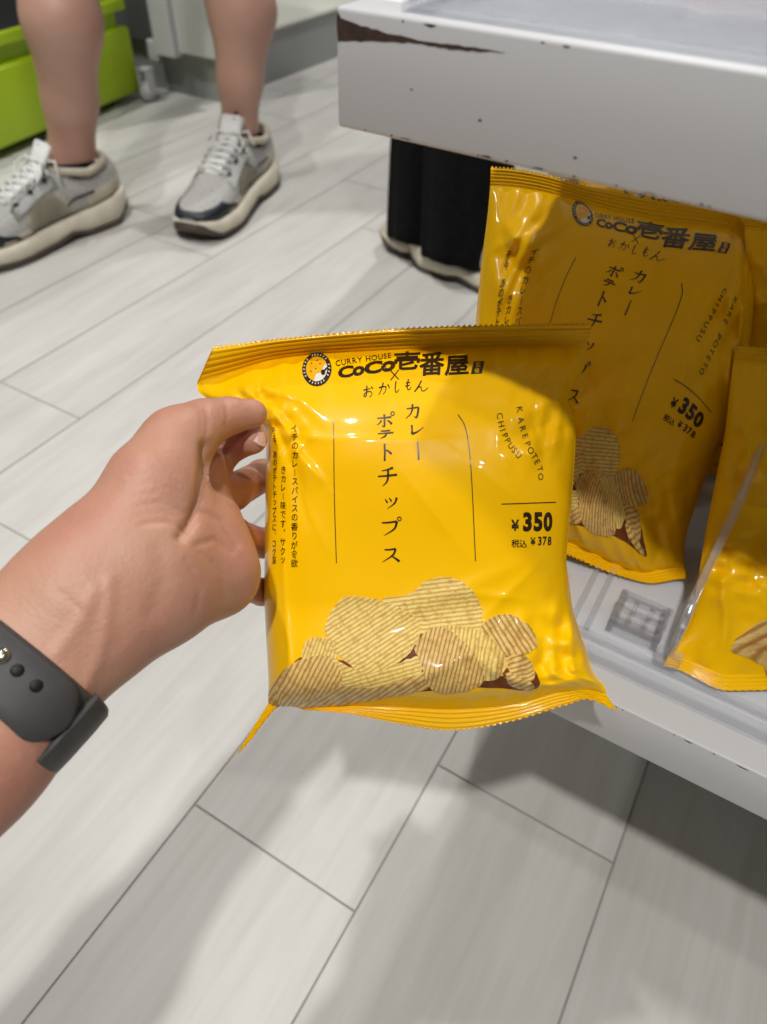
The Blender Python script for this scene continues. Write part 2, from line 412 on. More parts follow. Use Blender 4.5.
def build_stop():
    z = LZ1+.0017; x0, x1 = -.006, .0205
    t = thing('front_stop', 'small clear plastic clip with slots beside the acrylic divider', 'clip', ((x0+x1)/2, .25, z))
    ang = Matrix.Translation((0, .2485, z)) @ Matrix.Rotation(math.radians(-32), 4, 'X')
    bm = bmesh.new()
    for a, b, c, d in [(x0, x1, 0, .008), (x0, x1, .0205, .024), (x0, x0+.003, 0, .024), (x1-.003, x1, 0, .024), (x0+.008, x0+.0105, .008, .0205), (x0+.016, x0+.0185, .008, .0205), (x0, x1, .0125, .015)]:
        box(bm, a, b, 0, .002, c, d, .0004, ang)
    bmobj('slotted_plate', bm, ACRYLIC, t)
    bm = bmesh.new()
    for a, b, c, d in [(x0, x1, .0, .004), (x0, x0+.004, 0, .022), (x1-.004, x1, 0, .022), (x0, x1, .019, .0235)]:
        box(bm, a, b, .254+c, .254+d, z, z+.003, .0006)
    bmobj('base_frame', bm, ACRYLIC, t)
build_stop()
# upper tray and two packs
def build_upper_tray():
    z = UZ1
    t = thing('acrylic_tray', 'clear acrylic tray lying on the upper white shelf', 'tray', (-.1, .24, z))
    bm = bmesh.new(); box(bm, -.12, 1.0, .2145, .47, z, z+.002); bmobj('base', bm, ACRYLIC, t)
    bm = bmesh.new(); box(bm, -.12, 1.0, .2145, .2175, z+.0021, z+.009, .0006); bmobj('front_rail', bm, ACRYLIC, t)
    for x in (-.12, .2, .5):
        bm = bmesh.new(); box(bm, x, x+.0025, .21755, .47, z+.0021, z+.02, .0005); bmobj('side_wall', bm, ACRYLIC, t)
build_upper_tray()
for i, (x, y, lab) in enumerate([(-.075, .372, 'maroon packet in the upper clear tray, nearer the chipped corner'), (.215, .372, 'maroon packet in the upper clear tray, far from the chipped corner')]):
    bm = bmesh.new(); box(bm, x, x+.11, y, y+.06, UZ1+.0022, UZ1+.022, .004, seg=3)
    tag(bmobj('packet', bm, MAROON, smooth=True), lab, 'packet', 'maroon packets in the upper tray')

# ------------------------------------------------------------------ lettering helpers
_gl = {}
def glyph(ch, bold=0.0):
    k = (ch, bold)
    if k not in _gl:
        c = bpy.data.curves.new('glyph', 'FONT'); c.body = ch; c.offset = bold; c.resolution_u = 3
        o = bpy.data.objects.new('glyph', c); COL.objects.link(o)
        bpy.context.view_layer.update()
        ev = o.evaluated_get(bpy.context.evaluated_depsgraph_get()); me = ev.to_mesh()
        V = np.array([v.co[:2] for v in me.vertices]).reshape(-1, 2); Fc = [tuple(p.vertices) for p in me.polygons]
        ev.to_mesh_clear(); bpy.data.objects.remove(o); bpy.data.curves.remove(c)
        _gl[k] = (V, Fc)
    return _gl[k]
class Flat:
    """printing laid out flat on the panel (a right, b down, in panel units)"""
    def __init__(s): s.V = []; s.F = []; s.uv = []; s.mi = []; s.lay = []
    def add(s, V, Fc, lay=0, uv=None, mi=0):
        n = len(s.V); s.V += [tuple(v) for v in V]; s.lay += [lay]*len(V); s.uv += [tuple(u) for u in (uv if uv is not None else V)]
        s.F += [tuple(i+n for i in f) for f in Fc]; s.mi += [mi]*len(Fc)
    def char(s, ch, a, b, size, bold=0.0, xs=1.0, rot=0.0, center=True, mi=0, lay=0):
        V, Fc = glyph(ch, bold)
        if not len(V): return
        V = V.copy()
        if center: V -= (V.min(0)+V.max(0))/2
        V = V*[size*xs, -size]
        c, n = math.cos(rot), math.sin(rot)
        V = V @ np.array([[c, n], [-n, c]])+[a, b]
        s.add(V, Fc, lay, None, mi)
    def line(s, txt, a, b, size, adv=None, bold=0.0, xs=1.0, rot=0.0):
        """text from the left end a,b on its baseline"""
        x = 0
        for ch in txt:
            V, Fc = glyph(ch, bold)
            w = (V[:, 0].max()+.09 if len(V) else .3)
            if len(V):
                P = V*[size*xs, -size]+[x, 0]; c, n = math.cos(rot), math.sin(rot)
                s.add(P @ np.array([[c, n], [-n, c]])+[a, b], Fc)
            x += (adv if adv else w*size*xs)
    def stroke(s, pts, w, n=10, lay=0, mi=0):
        pts = np.array(pts, float)
        if len(pts) == 2: pts = np.array([pts[0], (pts[0]+pts[1])/2, pts[1]])
        P = np.vstack([2*pts[0]-pts[1], pts, 2*pts[-1]-pts[-2]]); Q = []
        for i in range(1, len(P)-2):
            for t in np.linspace(0, 1, n, endpoint=(i == len(P)-3)):
                Q.append(.5*((2*P[i])+(-P[i-1]+P[i+1])*t+(2*P[i-1]-5*P[i]+4*P[i+1]-P[i+2])*t*t+(-P[i-1]+3*P[i]-3*P[i+1]+P[i+2])*t**3))
        Q = np.array(Q); T = np.gradient(Q, axis=0); T /= np.maximum(np.linalg.norm(T, axis=1), 1e-9)[:, None]
        N = np.stack([-T[:, 1], T[:, 0]], 1)
        W = np.interp(np.linspace(0, 1, len(Q)), np.linspace(0, 1, len(w)), w)[:, None]/2 if hasattr(w, '__len__') else w/2
        V = np.vstack([Q+N*W, Q-N*W]); m = len(Q)
        s.add(V, [(i, i+1, m+i+1, m+i) for i in range(m-1)], lay, None, mi)
    def ring(s, a, b, r0, r1, n=32, ry=1.0, lay=0, mi=0):
        t = np.linspace(0, 2*PI, n, endpoint=False); c = np.stack([np.cos(t), np.sin(t)*ry], 1)
        V = np.vstack([c*r1+[a, b], c*r0+[a, b]])
        s.add(V, [(i, (i+1) % n, n+(i+1) % n, n+i) for i in range(n)], lay, None, mi)
    def poly(s, pts, lay=0, mi=0, uv=None): s.add(pts, [tuple(range(len(pts)))], lay, uv, mi)
    def cut(s, step):
        """the flat printing cut into small facets, so that it can follow the film"""
        bm = bmesh.new(); ul = bm.loops.layers.uv.new('UVMap'); ll = bm.verts.layers.float.new('lay')
        vs = [bm.verts.new((v[0], v[1], 0)) for v in s.V]
        for v, l in zip(vs, s.lay): v[ll] = l
        for f, m in zip(s.F, s.mi):
            try: fc = bm.faces.new([vs[i] for i in f])
            except ValueError: continue
            fc.material_index = m
            for lp, i in zip(fc.loops, f): lp[ul].uv = s.uv[i]
        V = np.array(s.V); lo, hi = V.min(0), V.max(0)
        for ax in (0, 1):
            k = math.ceil((lo[ax]-(200, 354)[ax])/step)
            while (200, 354)[ax]+k*step < hi[ax]:
                c = [0, 0, 0]; n = [0, 0, 0]; c[ax] = (200, 354)[ax]+k*step; n[ax] = 1
                bmesh.ops.bisect_plane(bm, geom=bm.verts[:]+bm.edges[:]+bm.faces[:], dist=1e-5, plane_co=c, plane_no=n); k += 1
        bmesh.ops.triangulate(bm, faces=[f for f in bm.faces if len(f.verts) > 4])
        bm.verts.ensure_lookup_table()
        s.ab = np.array([v.co[:2] for v in bm.verts]); s.la = np.array([v[ll] for v in bm.verts]); s.bm = bm
    def build(s, name, mp, mats, parent, eps=.00022, lstep=.00010):
        if not hasattr(s, 'bm'): s.cut(2.8)
        bm = s.bm.copy(); bm.verts.ensure_lookup_table()
        P, N = mp(s.ab[:, 0], s.ab[:, 1]); P = P+N*(eps+s.la*lstep)[:, None]
        for v, p in zip(bm.verts, P): v.co = p
        for f in bm.faces: f.normal_update()
        me = bpy.data.meshes.new(name); bm.to_mesh(me); bm.free()
        return link(name, me, mats, parent)

# brush strokes of the big vertical title (unit box, y down)
KANA = {
 'カ': [([(.12, .32), (.45, .3), (.82, .26)], (.05, .08)), ([(.82, .26), (.79, .6), (.7, .93), (.56, .84)], (.1, .1, .03)), ([(.47, .04), (.45, .4), (.34, .7), (.08, .96)], (.1, .08, .03))],
 'レ': [([(.25, .06), (.27, .5), (.26, .88)], (.1, .08, .12)), ([(.26, .88), (.6, .66), (.96, .26)], (.12, .07, .02))],
 'ー': [([(.5, .0), (.48, .2), (.53, .6), (.54, 1.0)], (.07, .08, .11, .11))],
 'ポ': [([(.06, .34), (.5, .31), (.86, .27)], (.06, .08)), ([(.46, .06), (.47, .5), (.46, .94), (.32, .86)], (.1, .09, .08, .02)), ([(.3, .5), (.2, .68), (.04, .82)], (.09, .03)), ([(.62, .5), (.74, .6), (.88, .78)], (.04, .11))],
 'テ': [([(.22, .14), (.5, .13), (.78, .1)], (.06, .08)), ([(.04, .42), (.5, .4), (.97, .34)], (.06, .08)), ([(.55, .4), (.47, .72), (.18, .98)], (.1, .08, .02))],
 'ト': [([(.38, .02), (.4, .5), (.39, .98)], (.1, .09, .1)), ([(.4, .36), (.6, .44), (.8, .6)], (.05, .11))],
 'チ': [([(.78, .04), (.5, .14), (.2, .2)], (.1, .03)), ([(.02, .48), (.5, .45), (.98, .4)], (.06, .09)), ([(.52, .14), (.53, .5), (.45, .78), (.24, .99)], (.09, .09, .07, .02))],
 'ッ': [([(.2, .32), (.3, .44), (.34, .55)], (.04, .1)), ([(.44, .24), (.54, .36), (.57, .46)], (.04, .1)), ([(.9, .22), (.76, .58), (.32, .92)], (.11, .08, .02))],
 'プ': [([(.04, .26), (.4, .24), (.8, .18)], (.06, .08)), ([(.8, .18), (.66, .6), (.14, .97)], (.1, .08, .02))],
 'ス': [([(.14, .16), (.4, .16), (.76, .1)], (.06, .08)), ([(.76, .1), (.6, .5), (.02, .94)], (.1, .09, .02)), ([(.52, .56), (.74, .7), (.97, .9)], (.04, .12))]}
HAND = {
 'お': [[(.05, .38), (.4, .34), (.72, .3)], [(.36, .08), (.34, .5), (.28, .86), (.08, .8), (.3, .56), (.7, .52), (.86, .74), (.62, .95)], [(.76, .16), (.95, .34)]],
 'か': [[(.05, .4), (.4, .34), (.64, .38), (.58, .72), (.42, .9)], [(.4, .05), (.28, .5), (.06, .95)], [(.78, .2), (.97, .48)]],
 'し': [[(.42, .02), (.36, .5), (.42, .86), (.66, .9), (.95, .66)]],
 'も': [[(.48, .04), (.38, .5), (.44, .88), (.7, .92), (.88, .7)], [(.2, .36), (.75, .3)], [(.14, .62), (.7, .56)]],
 'ん': [[(.5, .02), (.3, .5), (.04, .96), (.3, .6), (.48, .6), (.55, .9), (.75, .92), (1.0, .66)]]}

A0, A1, B0, B1, SB0, SB1 = 200., 592., 332., 745., 354., 727.
# --- the bag in the hand
QT = [-1, -.85, -.7, -.5, 0, .5, .8, 1]
T0x, T0y = [213, 238, 264, 297, 400, 497, 553, 592], [347, 344, 340.5, 337, 328.5, 325, 324, 323]
T1x, T1y = [197, 232, 263, 297, 398, 494, 549, 587], [383, 372, 362, 356, 350, 347, 346, 346]
QB = [-1, -.92, -.8, -.6, -.3, 0, .3, .6, .8, .92, 1]
S0x, S0y = [268, 270, 278, 303, 345, 400, 458, 520, 562, 588, 606], [704, 704, 705, 707, 706, 707, 709, 703, 692, 690, 694]
S1x, S1y = [236, 246, 276, 305, 350, 402, 455, 520, 566, 592, 618], [755, 746, 708, 710, 714, 724, 730, 719, 705, 700, 712]
from bisect import bisect
def pch(x, xs, ys):
    """smooth monotone-ish interpolation"""
    xs = np.array(xs, float); ys = np.array(ys, float); d = np.gradient(ys, xs); x = np.clip(x, xs[0], xs[-1])
    i = np.clip(np.searchsorted(xs, x)-1, 0, len(xs)-2); h = xs[i+1]-xs[i]; t = (x-xs[i])/h
    return (2*t**3-3*t**2+1)*ys[i]+(t**3-2*t**2+t)*h*d[i]+(-2*t**3+3*t**2)*ys[i+1]+(t**3-t**2)*h*d[i+1]
def front_xy(a, b):
    q = (a-396)/196.
    cL = np.interp(b, [354, 380, 392, 406, 424, 445, 600, 690, 727], [193, 182, 165, 146, 132, 130, 132, 127, 126])
    cR = np.interp(b, [354, 380, 398, 407, 418, 440, 500, 560, 610, 660, 727], [190, 186, 176, 171, 179, 180, 176, 170, 177, 193, 196])
    k = 1-np.where(q < 0, cL, cR)/196.
    p = np.clip(1/np.maximum(k, 1e-3)-1, 1.6, 6)
    x = 396+(a-396)*(1-k*np.abs(q)**p)
    tilt = np.interp(b, [332, 380, 430, 500, 600, 745], [-.07, -.07, -.03, -.005, 0, 0])
    y = b+tilt*(x-396)
    y = y-np.exp(-((x-290)/40)**2)*np.exp(-((b-400)/20)**2)*0
    # seams
    wt = 1-sm(354, 398, b); tx, ty = pch(q, QT, T1x), pch(q, QT, T1y)+np.maximum(b-354, 0)
    x = x*(1-wt)+tx*wt; y = y*(1-wt)+ty*wt
    f = np.clip((354-b)/22., -.1, 1.1); top = b < 354
    x = np.where(top, pch(q, QT, T1x)*(1-f)+pch(q, QT, T0x)*f, x); y = np.where(top, pch(q, QT, T1y)*(1-f)+pch(q, QT, T0y)*f, y)
    wb = sm(655, 727, b); bx, by = pch(q, QB, S0x), pch(q, QB, S0y)-np.maximum(727-b, 0)*.75
    x = x*(1-wb)+bx*wb; y = y*(1-wb)+by*wb
    f = np.clip((b-727)/18., -.1, 1.1); bot = b > 727
    x = np.where(bot, pch(q, QB, S0x)*(1-f)+pch(q, QB, S1x)*f, x); y = np.where(bot, pch(q, QB, S0y)*(1-f)+pch(q, QB, S1y)*f, y)
    return x, y
_ga, _gb = np.meshgrid(np.linspace(200, 592, 393), np.linspace(400, 740, 341)); _gx, _gy = front_xy(_ga, _gb)
def panel_at(P):
    """panel coordinates of the points that the photograph shows at P"""
    out = []
    for x, y in P:
        e = (_gx-x)**2+(_gy-y)**2+.02*(_ga-396)**2/100; k = int(np.argmin(e)); out.append((_ga.flat[k], _gb.flat[k]))
    return np.array(out)

def print_layers():
    """the bag's printing on the flat panel"""
    L = {}
    f = Flat()                                          # emblem
    f.ring(318, 368, 10.6, 14.6, 40, lay=1, mi=0)
    for k in range(26):                                 # pale flecks running round the ring
        t = 2*PI*k/26; 
        if k % 7 != 3: f.stroke([(318+11.8*math.cos(t), 368+11.8*math.sin(t)), (318+13.4*math.cos(t+.05), 368+13.4*math.sin(t+.05))], .8, 3, lay=3, mi=1)
    n = 40; t = np.linspace(0, 2*PI, n, endpoint=False)
    f.poly([(318+11*math.cos(x), 368+11*math.sin(x)) for x in t], lay=0, mi=1)
    f.poly([(318+10.8*math.cos(x), 368+10.8*math.sin(x)) for x in np.linspace(PI*.62, PI*1.86, 26)]+[(326, 365), (322, 371), (317, 372)], lay=2, mi=2)
    for a, b in [(313, 363), (319, 361), (312, 370), (317, 368), (322, 364)]: f.ring(a, b, 0, .7, 8, lay=3, mi=3)
    f.ring(324.5, 371.5, 0, 2.2, 14, lay=3, mi=0); f.stroke([(324.5, 371.5), (328, 368.5), (330, 368)], 1.4, lay=3, mi=0)
    L['emblem'] = (f, [INK, PRINT_WHITE, PRINT_EGG, INK_RED])
    f = Flat()                                          # logo line
    f.line('CURRY HOUSE', 336.5, 366.8, 7.0, bold=.012, xs=1.03, rot=-.10)
    x = 338; y = 377.5
    for ch, w_, h_ in [('C', 15, 10), ('o', 11.5, 8.3), ('C', 17, 11), ('o', 14, 9.5)]:
        V, Fc = glyph(ch, .045); V = V-V.min(0); V = V/V.max(0)*[w_, -h_]; V[:, 0] -= V[:, 1]*.12
        V[:, 1] -= V[:, 0]*.075
        f.add(V+[x, y], Fc); x += w_*.95; y -= w_*.075
    for ch, a, b, w_, h_ in [('壱', 405.5, 364.5, 25, 16), ('番', 430.5, 368.5, 24, 20.5), ('屋', 456, 371, 23.5, 17.5)]:
        V, Fc = glyph(ch); V = (V-(V.min(0)+V.max(0))/2)/(V.max(0)-V.min(0))*[w_, -h_]
        for j, (u, v) in enumerate([(0, 0), (.55, 0), (-.55, 0), (0, .5), (0, -.5), (.4, .4), (-.4, .4), (.4, -.4), (-.4, -.4)]): f.add(V+[a+u, b+v], Fc, lay=j*.12)
    f.poly([(473, 368), (484, 368), (481.5, 380), (470.5, 380)]); L['logo'] = (f, [INK])
    g = Flat(); g.char('監', 477.8, 371.4, 5.2, .01, mi=0, lay=1); g.char('修', 476.6, 377, 5.2, .01, mi=0, lay=1); L['stamp_lettering'] = (g, [FILM])
    f = Flat()
    f.stroke([(389.5, 373), (398, 381)], .9); f.stroke([(397.5, 372.5), (390, 381.5)], .9)
    for ch, a, b, w, h in zip('おかしもん', (363, 378, 392.5, 404, 414), (384, 382.5, 382.5, 381, 383), (10.5, 12, 7, 8, 14), (12.5, 12.5, 11, 10.5, 10.5)):
        for st in HAND[ch]: f.stroke([(a+x*w, b+y*h) for x, y in st], (1.3, 1.0, .6), 8)
    L['handwritten_lettering'] = (f, [INK])
    f = Flat()                                          # title
    def col(chars):
        for ch, a, b, w, h in chars:
            for st, wd in KANA[ch]: f.stroke([(a+(x-.5)*w, b+(y-.5)*h) for x, y in st], [q*w*1.2 for q in wd], 8)
            if ch in 'ポプ': f.ring(a+w*.42, b-h*.46, 1.3, 2.3, 18)
    col([('カ', 413, 412, 17, 15), ('レ', 416, 430.5, 17, 11), ('ー', 418, 451, 14, 18.5)])
    col([('ポ', 385, 420, 18, 14), ('テ', 385.5, 434, 17, 9), ('ト', 386.5, 452, 17, 18), ('チ', 387.5, 476.5, 20, 19.5), ('ッ', 390, 502, 17, 16), ('プ', 391, 527, 20, 18), ('ス', 391, 555, 18, 16)])
    L['title_lettering'] = (f, [INK])
    for k, (pts, w_) in enumerate([([(331.5, 419), (332, 490), (334.5, 563)], .9), ([(458, 417), (466, 432), (471, 470), (475.5, 561)], .9), ([(502, 504.5), (562, 503)], 1.0)]):
        f = Flat(); f.stroke(pts, w_, 16); L['printed_line|%d' % k] = (f, [INK])
    f = Flat()
    for i, ch in enumerate('KARE POTETO'): f.char(ch, 528, 411+i*7.0, 8.6, .004, 1.0, PI/2)
    for i, ch in enumerate('CHIPPUSU'): f.char(ch, 506, 412+i*6.7, 8.6, .004, 1.0, PI/2)
    L['romaji_lettering'] = (f, [INK])
    f = Flat()                                          # the same words where the film is puckered
    def along(txt, pts):
        for i, (ch, (a, b)) in enumerate(zip(txt, pts)):
            p, n = pts[max(0, i-1)], pts[min(len(pts)-1, i+1)]
            f.char(ch, a, b, 8.7, .004, 1.0, math.atan2(n[1]-p[1], n[0]-p[0]))
    along('KAREPOTETO', [(520.6, 415.1), (521.5, 424.5), (523.5, 432.4), (526, 439.6), (529, 447.3), (532, 453.5), (535.6, 459), (538.8, 464.5), (542, 471), (543, 478.5)])
    along('CHIPPUSU', [(500, 420), (501.3, 427.6), (502.8, 433.2), (505.2, 438.6), (508, 443.6), (511.4, 448.6), (515, 453), (519, 457.5)])
    L['puckered_lettering'] = (f, [INK])
    f = Flat()
    f.char('¥', 515.8, 525.6, 14.5, .03, .9)
    for ch, a in zip('350', (528.8, 540.6, 552.4)): f.char(ch, a, 522.3, 24.3, .05, .86)
    f.char('税', 516, 543.7, 8.4, .014); f.char('込', 524.3, 544, 8.4, .014); f.char('¥', 535, 541.7, 10.8, .022, .85)
    for ch, a in zip('378', (542.8, 548.8, 554.8)): f.char(ch, a, 541.3, 11.8, .028, .86)
    L['price'] = (f, [INK])
    f = Flat()                                          # small blurb in three columns
    for txt, a, b0, b1 in [('イチのカレースパイスの香りが食欲', 282, 425, 563), ('きカレー味です。サクッ', 263, 468, 560), ('そる、あのポテトチップスに、コク深', 245, 427, 560)]:
        p = (b1-b0)/(len(txt)-1)
        for i, ch in enumerate(txt):
            if ch in '、。': f.char(ch, a+2.6, b0+i*p-2.6, 8.6, .004)
            elif ch == 'ー': f.char(ch, a, b0+i*p, 8.4, .004, 1, PI/2)
            elif ch in 'ッ': f.char(ch, a+.6, b0+i*p, 8.8, .006, 1.15)
            else: f.char(ch, a, b0+i*p, 8.8, .008, 1.2)
    L['blurb_lettering'] = (f, [INK])
    f = Flat()                                          # photograph of ridged chips
    q = lambda pts: [(260+x/2.557, 570+y/2.557) for x, y in pts]
    def chip(pts, lay, mi, ang, per, seed):
        P = np.array(q(pts)); M = []
        n = len(P)
        for i in range(n):                              # smooth, slightly wavy outline
            p0, p1, p2, p3 = P[i-1], P[i], P[(i+1) % n], P[(i+2) % n]
            for t in np.linspace(0, 1, 7, endpoint=False):
                M.append(.5*((2*p1)+(-p0+p2)*t+(2*p0-5*p1+4*p2-p3)*t*t+(-p0+3*p1-3*p2+p3)*t**3))
        M = np.array(M); r = random.Random(seed); c, s = math.cos(ang), math.sin(ang)
        ph = r.random()
        M += np.stack([np.sin(np.arange(len(M))*1.3+ph), np.cos(np.arange(len(M))*1.7)], 1)*.35
        uv = np.stack([(M[:, 0]*c+M[:, 1]*s)/per+seed*3, (-M[:, 0]*s+M[:, 1]*c)/per+seed*5], 1)
        f.poly([tuple(x) for x in panel_at(M)], lay, mi, uv)
    chip([(100, 225), (250, 230), (430, 150), (560, 160), (640, 220), (704, 262), (700, 304), (560, 300), (430, 308), (200, 340), (80, 345)], 0, 2, 0, 3, 1)
    chip([(310, 75), (380, 62), (430, 25), (490, 19), (540, 50), (566, 100), (560, 160), (480, 170), (400, 160), (360, 110)], 1, 0, 1.45, 4.4, 2)
    chip([(107, 220), (118, 182), (150, 172), (178, 182), (195, 235), (120, 240)], 1, 0, .35, 3.6, 3)
    chip([(80, 345), (210, 290), (330, 292), (420, 262), (432, 300), (340, 322), (200, 346)], 2, 1, 1.0, 4.2, 4)
    chip([(180, 225), (270, 262), (350, 240), (405, 222), (415, 258), (350, 288), (270, 300), (205, 288)], 3, 0, 1.3, 3.8, 5)
    chip([(25, 312), (60, 258), (110, 228), (180, 225), (212, 285), (150, 322), (80, 345), (30, 345)], 4, 1, .55, 4.4, 6)
    chip([(168, 140), (200, 82), (230, 66), (300, 75), (375, 105), (412, 150), (395, 195), (350, 240), (270, 264), (210, 225), (176, 185)], 5, 0, 1.0, 4.1, 7)
    chip([(620, 215), (680, 222), (700, 258), (692, 284), (640, 262)], 2, 1, 1.2, 4.5, 8)
    chip([(635, 262), (690, 284), (696, 306), (640, 294)], 1, 1, 1.2, 4.0, 9)
    chip([(560, 160), (590, 122), (640, 114), (688, 145), (706, 190), (680, 214), (620, 214), (595, 185)], 4, 1, -.55, 5.0, 10)
    chip([(470, 148), (560, 156), (610, 200), (632, 250), (580, 282), (540, 240)], 5, 0, .15, 4.2, 11)
    chip([(395, 195), (430, 155), (475, 150), (540, 205), (575, 270), (550, 300), (460, 312), (428, 288), (412, 240)], 6, 1, .25, 4.2, 12)
    L['chip_picture'] = (f, [CHIP_L, CHIP_D, INK_RED])
    return L
PRINT = print_layers()

# ------------------------------------------------------------------ chip bags
A0, A1, B0, B1, SB0, SB1 = 200., 592., 332., 745., 354., 727.
def crease(a, b, segs):
    z = np.zeros_like(a)
    for (a0, b0, a1, b1, amp, w, sharp) in segs:
        da, db = a1-a0, b1-b0; L = da*da+db*db
        t = np.clip(((a-a0)*da+(b-b0)*db)/L, 0, 1)
        d = np.hypot(a-a0-t*da, b-b0-t*db)
        tp = np.sin(PI*np.clip(t*.86+.1, 0, 1))**.7
        if sharp == 2:                                    # a fold: steep on one side, a flat facet on the other
            sd = ((a-a0)*db-(b-b0)*da) > 0
            z += amp*tp*np.where(sd, np.exp(-d/(w*.6)), np.exp(-d/(w*3.2)))
        else: z += amp*tp*(np.exp(-d/w) if sharp else np.exp(-(d/w)**2))
    return z
def crumple(a, b, seed, amp, spots):
    """flat facets meeting in sharp ridges, gathered round the given spots (a, b, radius)"""
    r = np.random.default_rng(seed); z = np.zeros_like(a)
    for sa, sb, sr in spots:
        g = np.exp(-((a-sa)**2+(b-sb)**2)/(2*(sr*.6)**2)); t = np.zeros_like(a)
        for _ in range(4):
            th = r.uniform(0, PI); L = r.uniform(.35, .9)*sr; p = r.uniform(0, 1)
            u = ((a-sa)*np.cos(th)+(b-sb)*np.sin(th))/L+p+.08*np.sin(((a-sa)*np.sin(th)-(b-sb)*np.cos(th))/sr*2)
            t += np.abs((u % 1)-.5)*2*L/sr
        z += g*(t-t.mean())*amp*sr/40
    return z
def soft(a, b, seed, amp):
    r = np.random.default_rng(seed); z = np.zeros_like(a)
    for _ in range(9):
        th = r.uniform(0, PI); k = r.uniform(.012, .06); p = r.uniform(0, 6.28)
        z += np.sin((a*np.cos(th)+b*np.sin(th))*k*2+p+.7*np.sin(b*.02+p))*(.02/k)**.8
    return z*amp/3
def make_bag(label, xy, base, bulge, segs, seed, group, skip=('puckered_lettering',), zmin=None, shift=(0, 0), spots=((260, 420, 60), (540, 430, 60), (560, 650, 60), (250, 650, 60), (400, 600, 90)), noise_amp=.0008, back_bulge=.7, soft_back=True):
    """xy(a,b)->pixel position of the panel point, base(a,b)->depth of the bag's mid sheet, bulge(q,t)->half thickness"""
    cols = int((A1-A0)/2.8); cols += cols % 2
    av = np.linspace(A0, A1, cols+1)
    bv = np.concatenate([np.linspace(B0, SB0, 21)[:-1], np.linspace(SB0, SB1, 130)[:-1], np.linspace(SB1, B1, 19)])
    Ag, Bg = np.meshgrid(av, bv); q = (Ag-396)/196.
    zz = np.where(np.arange(cols+1) % 2 == 0, 1., -1.)
    Be = Bg.copy(); Be[0] += zz*1.4; Be[-1] += zz*1.3
    px, py = xy(Ag, Be); d0 = base(Ag, Bg); h = bulge(q, Bg)
    ridge = np.where(Bg < SB0, np.sin((Bg-B0)/(SB0-B0)*2*PI*5.5)*.00055*np.clip((SB0-Bg)/2, 0, 1), 0)+np.where(Bg > SB1, np.sin((Bg-SB1)/(B1-SB1)*2*PI*4.5)*.0005*np.clip((Bg-SB1)/2, 0, 1), 0)
    win = np.clip((1-np.abs(q))/.12, 0, 1)*np.clip((Bg-SB0+6)/20, 0, 1)*np.clip((SB1+6-Bg)/20, 0, 1)
    cr = crease(Ag, Bg, segs)*np.clip((1-np.abs(q))/.04, 0, 1)+(soft(Ag, Bg, seed, noise_amp)+crumple(Ag, Bg, seed+100, .0042, spots))*win
    # puckers that fan out from the seals
    puck = np.sin(Ag*.17+3*np.sin(Ag*.031+seed))*.0011*(np.exp(-((Bg-SB0)/26)**2)*(Bg > SB0)+np.exp(-((SB1-Bg)/24)**2)*(Bg < SB1))*np.clip((1-np.abs(q))/.1, 0, 1)
    G = U(px, py, d0-h-cr-puck+ridge)
    K = U(px, py, d0+np.maximum(h*back_bulge, 0)+ridge+.00025*((Bg <= SB0) | (Bg >= SB1)))
    if zmin is not None:                                   # the bag settles on what it stands on
        for P in (G, K): P[..., 2] = np.where(P[..., 2] < zmin+.004, zmin+.004*np.exp((P[..., 2]-zmin-.004)/.004), P[..., 2])
    i0, i1 = 20, 20+129
    t = thing('chip_bag', label, 'snack bag', tuple(G[-1, cols//2]), group)
    nr, nc = Ag.shape
    def sheet(P, r0, r1):
        ids = np.arange(nr*nc).reshape(nr, nc)
        f = np.stack([ids[r0:r1, :-1], ids[r0:r1, 1:], ids[r0+1:r1+1, 1:], ids[r0+1:r1+1, :-1]], -1).reshape(-1, 4)
        return f
    def two(name, r0, r1):
        f1 = sheet(G, r0, r1); f2 = sheet(K, r0, r1)[:, ::-1]+nr*nc
        V = np.vstack([G.reshape(-1, 3), K.reshape(-1, 3)]); f = np.vstack([f1[:, ::-1], f2[:, ::-1]])
        ids = np.arange(nr*nc).reshape(nr, nc)
        side = []
        for r in range(r0, r1):
            for c in (0, nc-1):
                side.append((ids[r, c], ids[r+1, c], ids[r+1, c]+nr*nc, ids[r, c]+nr*nc))
        for r in ((r0,) if r0 == 0 else ())+((r1,) if r1 == nr-1 else ()):
            for c in range(nc-1): side.append((ids[r, c], ids[r, c+1], ids[r, c+1]+nr*nc, ids[r, c]+nr*nc))
        f = np.vstack([f, np.array(side)])
        used = np.unique(f); mp = np.full(2*nr*nc, -1); mp[used] = np.arange(len(used))
        return pymesh(name, V[used], mp[f], FILM, t)
    two('pouch', i0, i1); two('top_seal', 0, i0); two('bottom_seal', i1, nr-1)
    dA = np.gradient(G, axis=1); dB = np.gradient(G, axis=0); N = np.cross(dA, dB)
    N /= np.maximum(np.linalg.norm(N, axis=2), 1e-12)[..., None]
    N = np.where((N*(G-CAM)).sum(-1, keepdims=True) > 0, -N, N) if True else N
    fN = np.cross(dA, dB); sgn = -np.sign((fN[80, cols//2]*(G[80, cols//2]-CAM)).sum()); fN = fN*sgn/np.maximum(np.linalg.norm(fN, axis=2), 1e-12)[..., None]
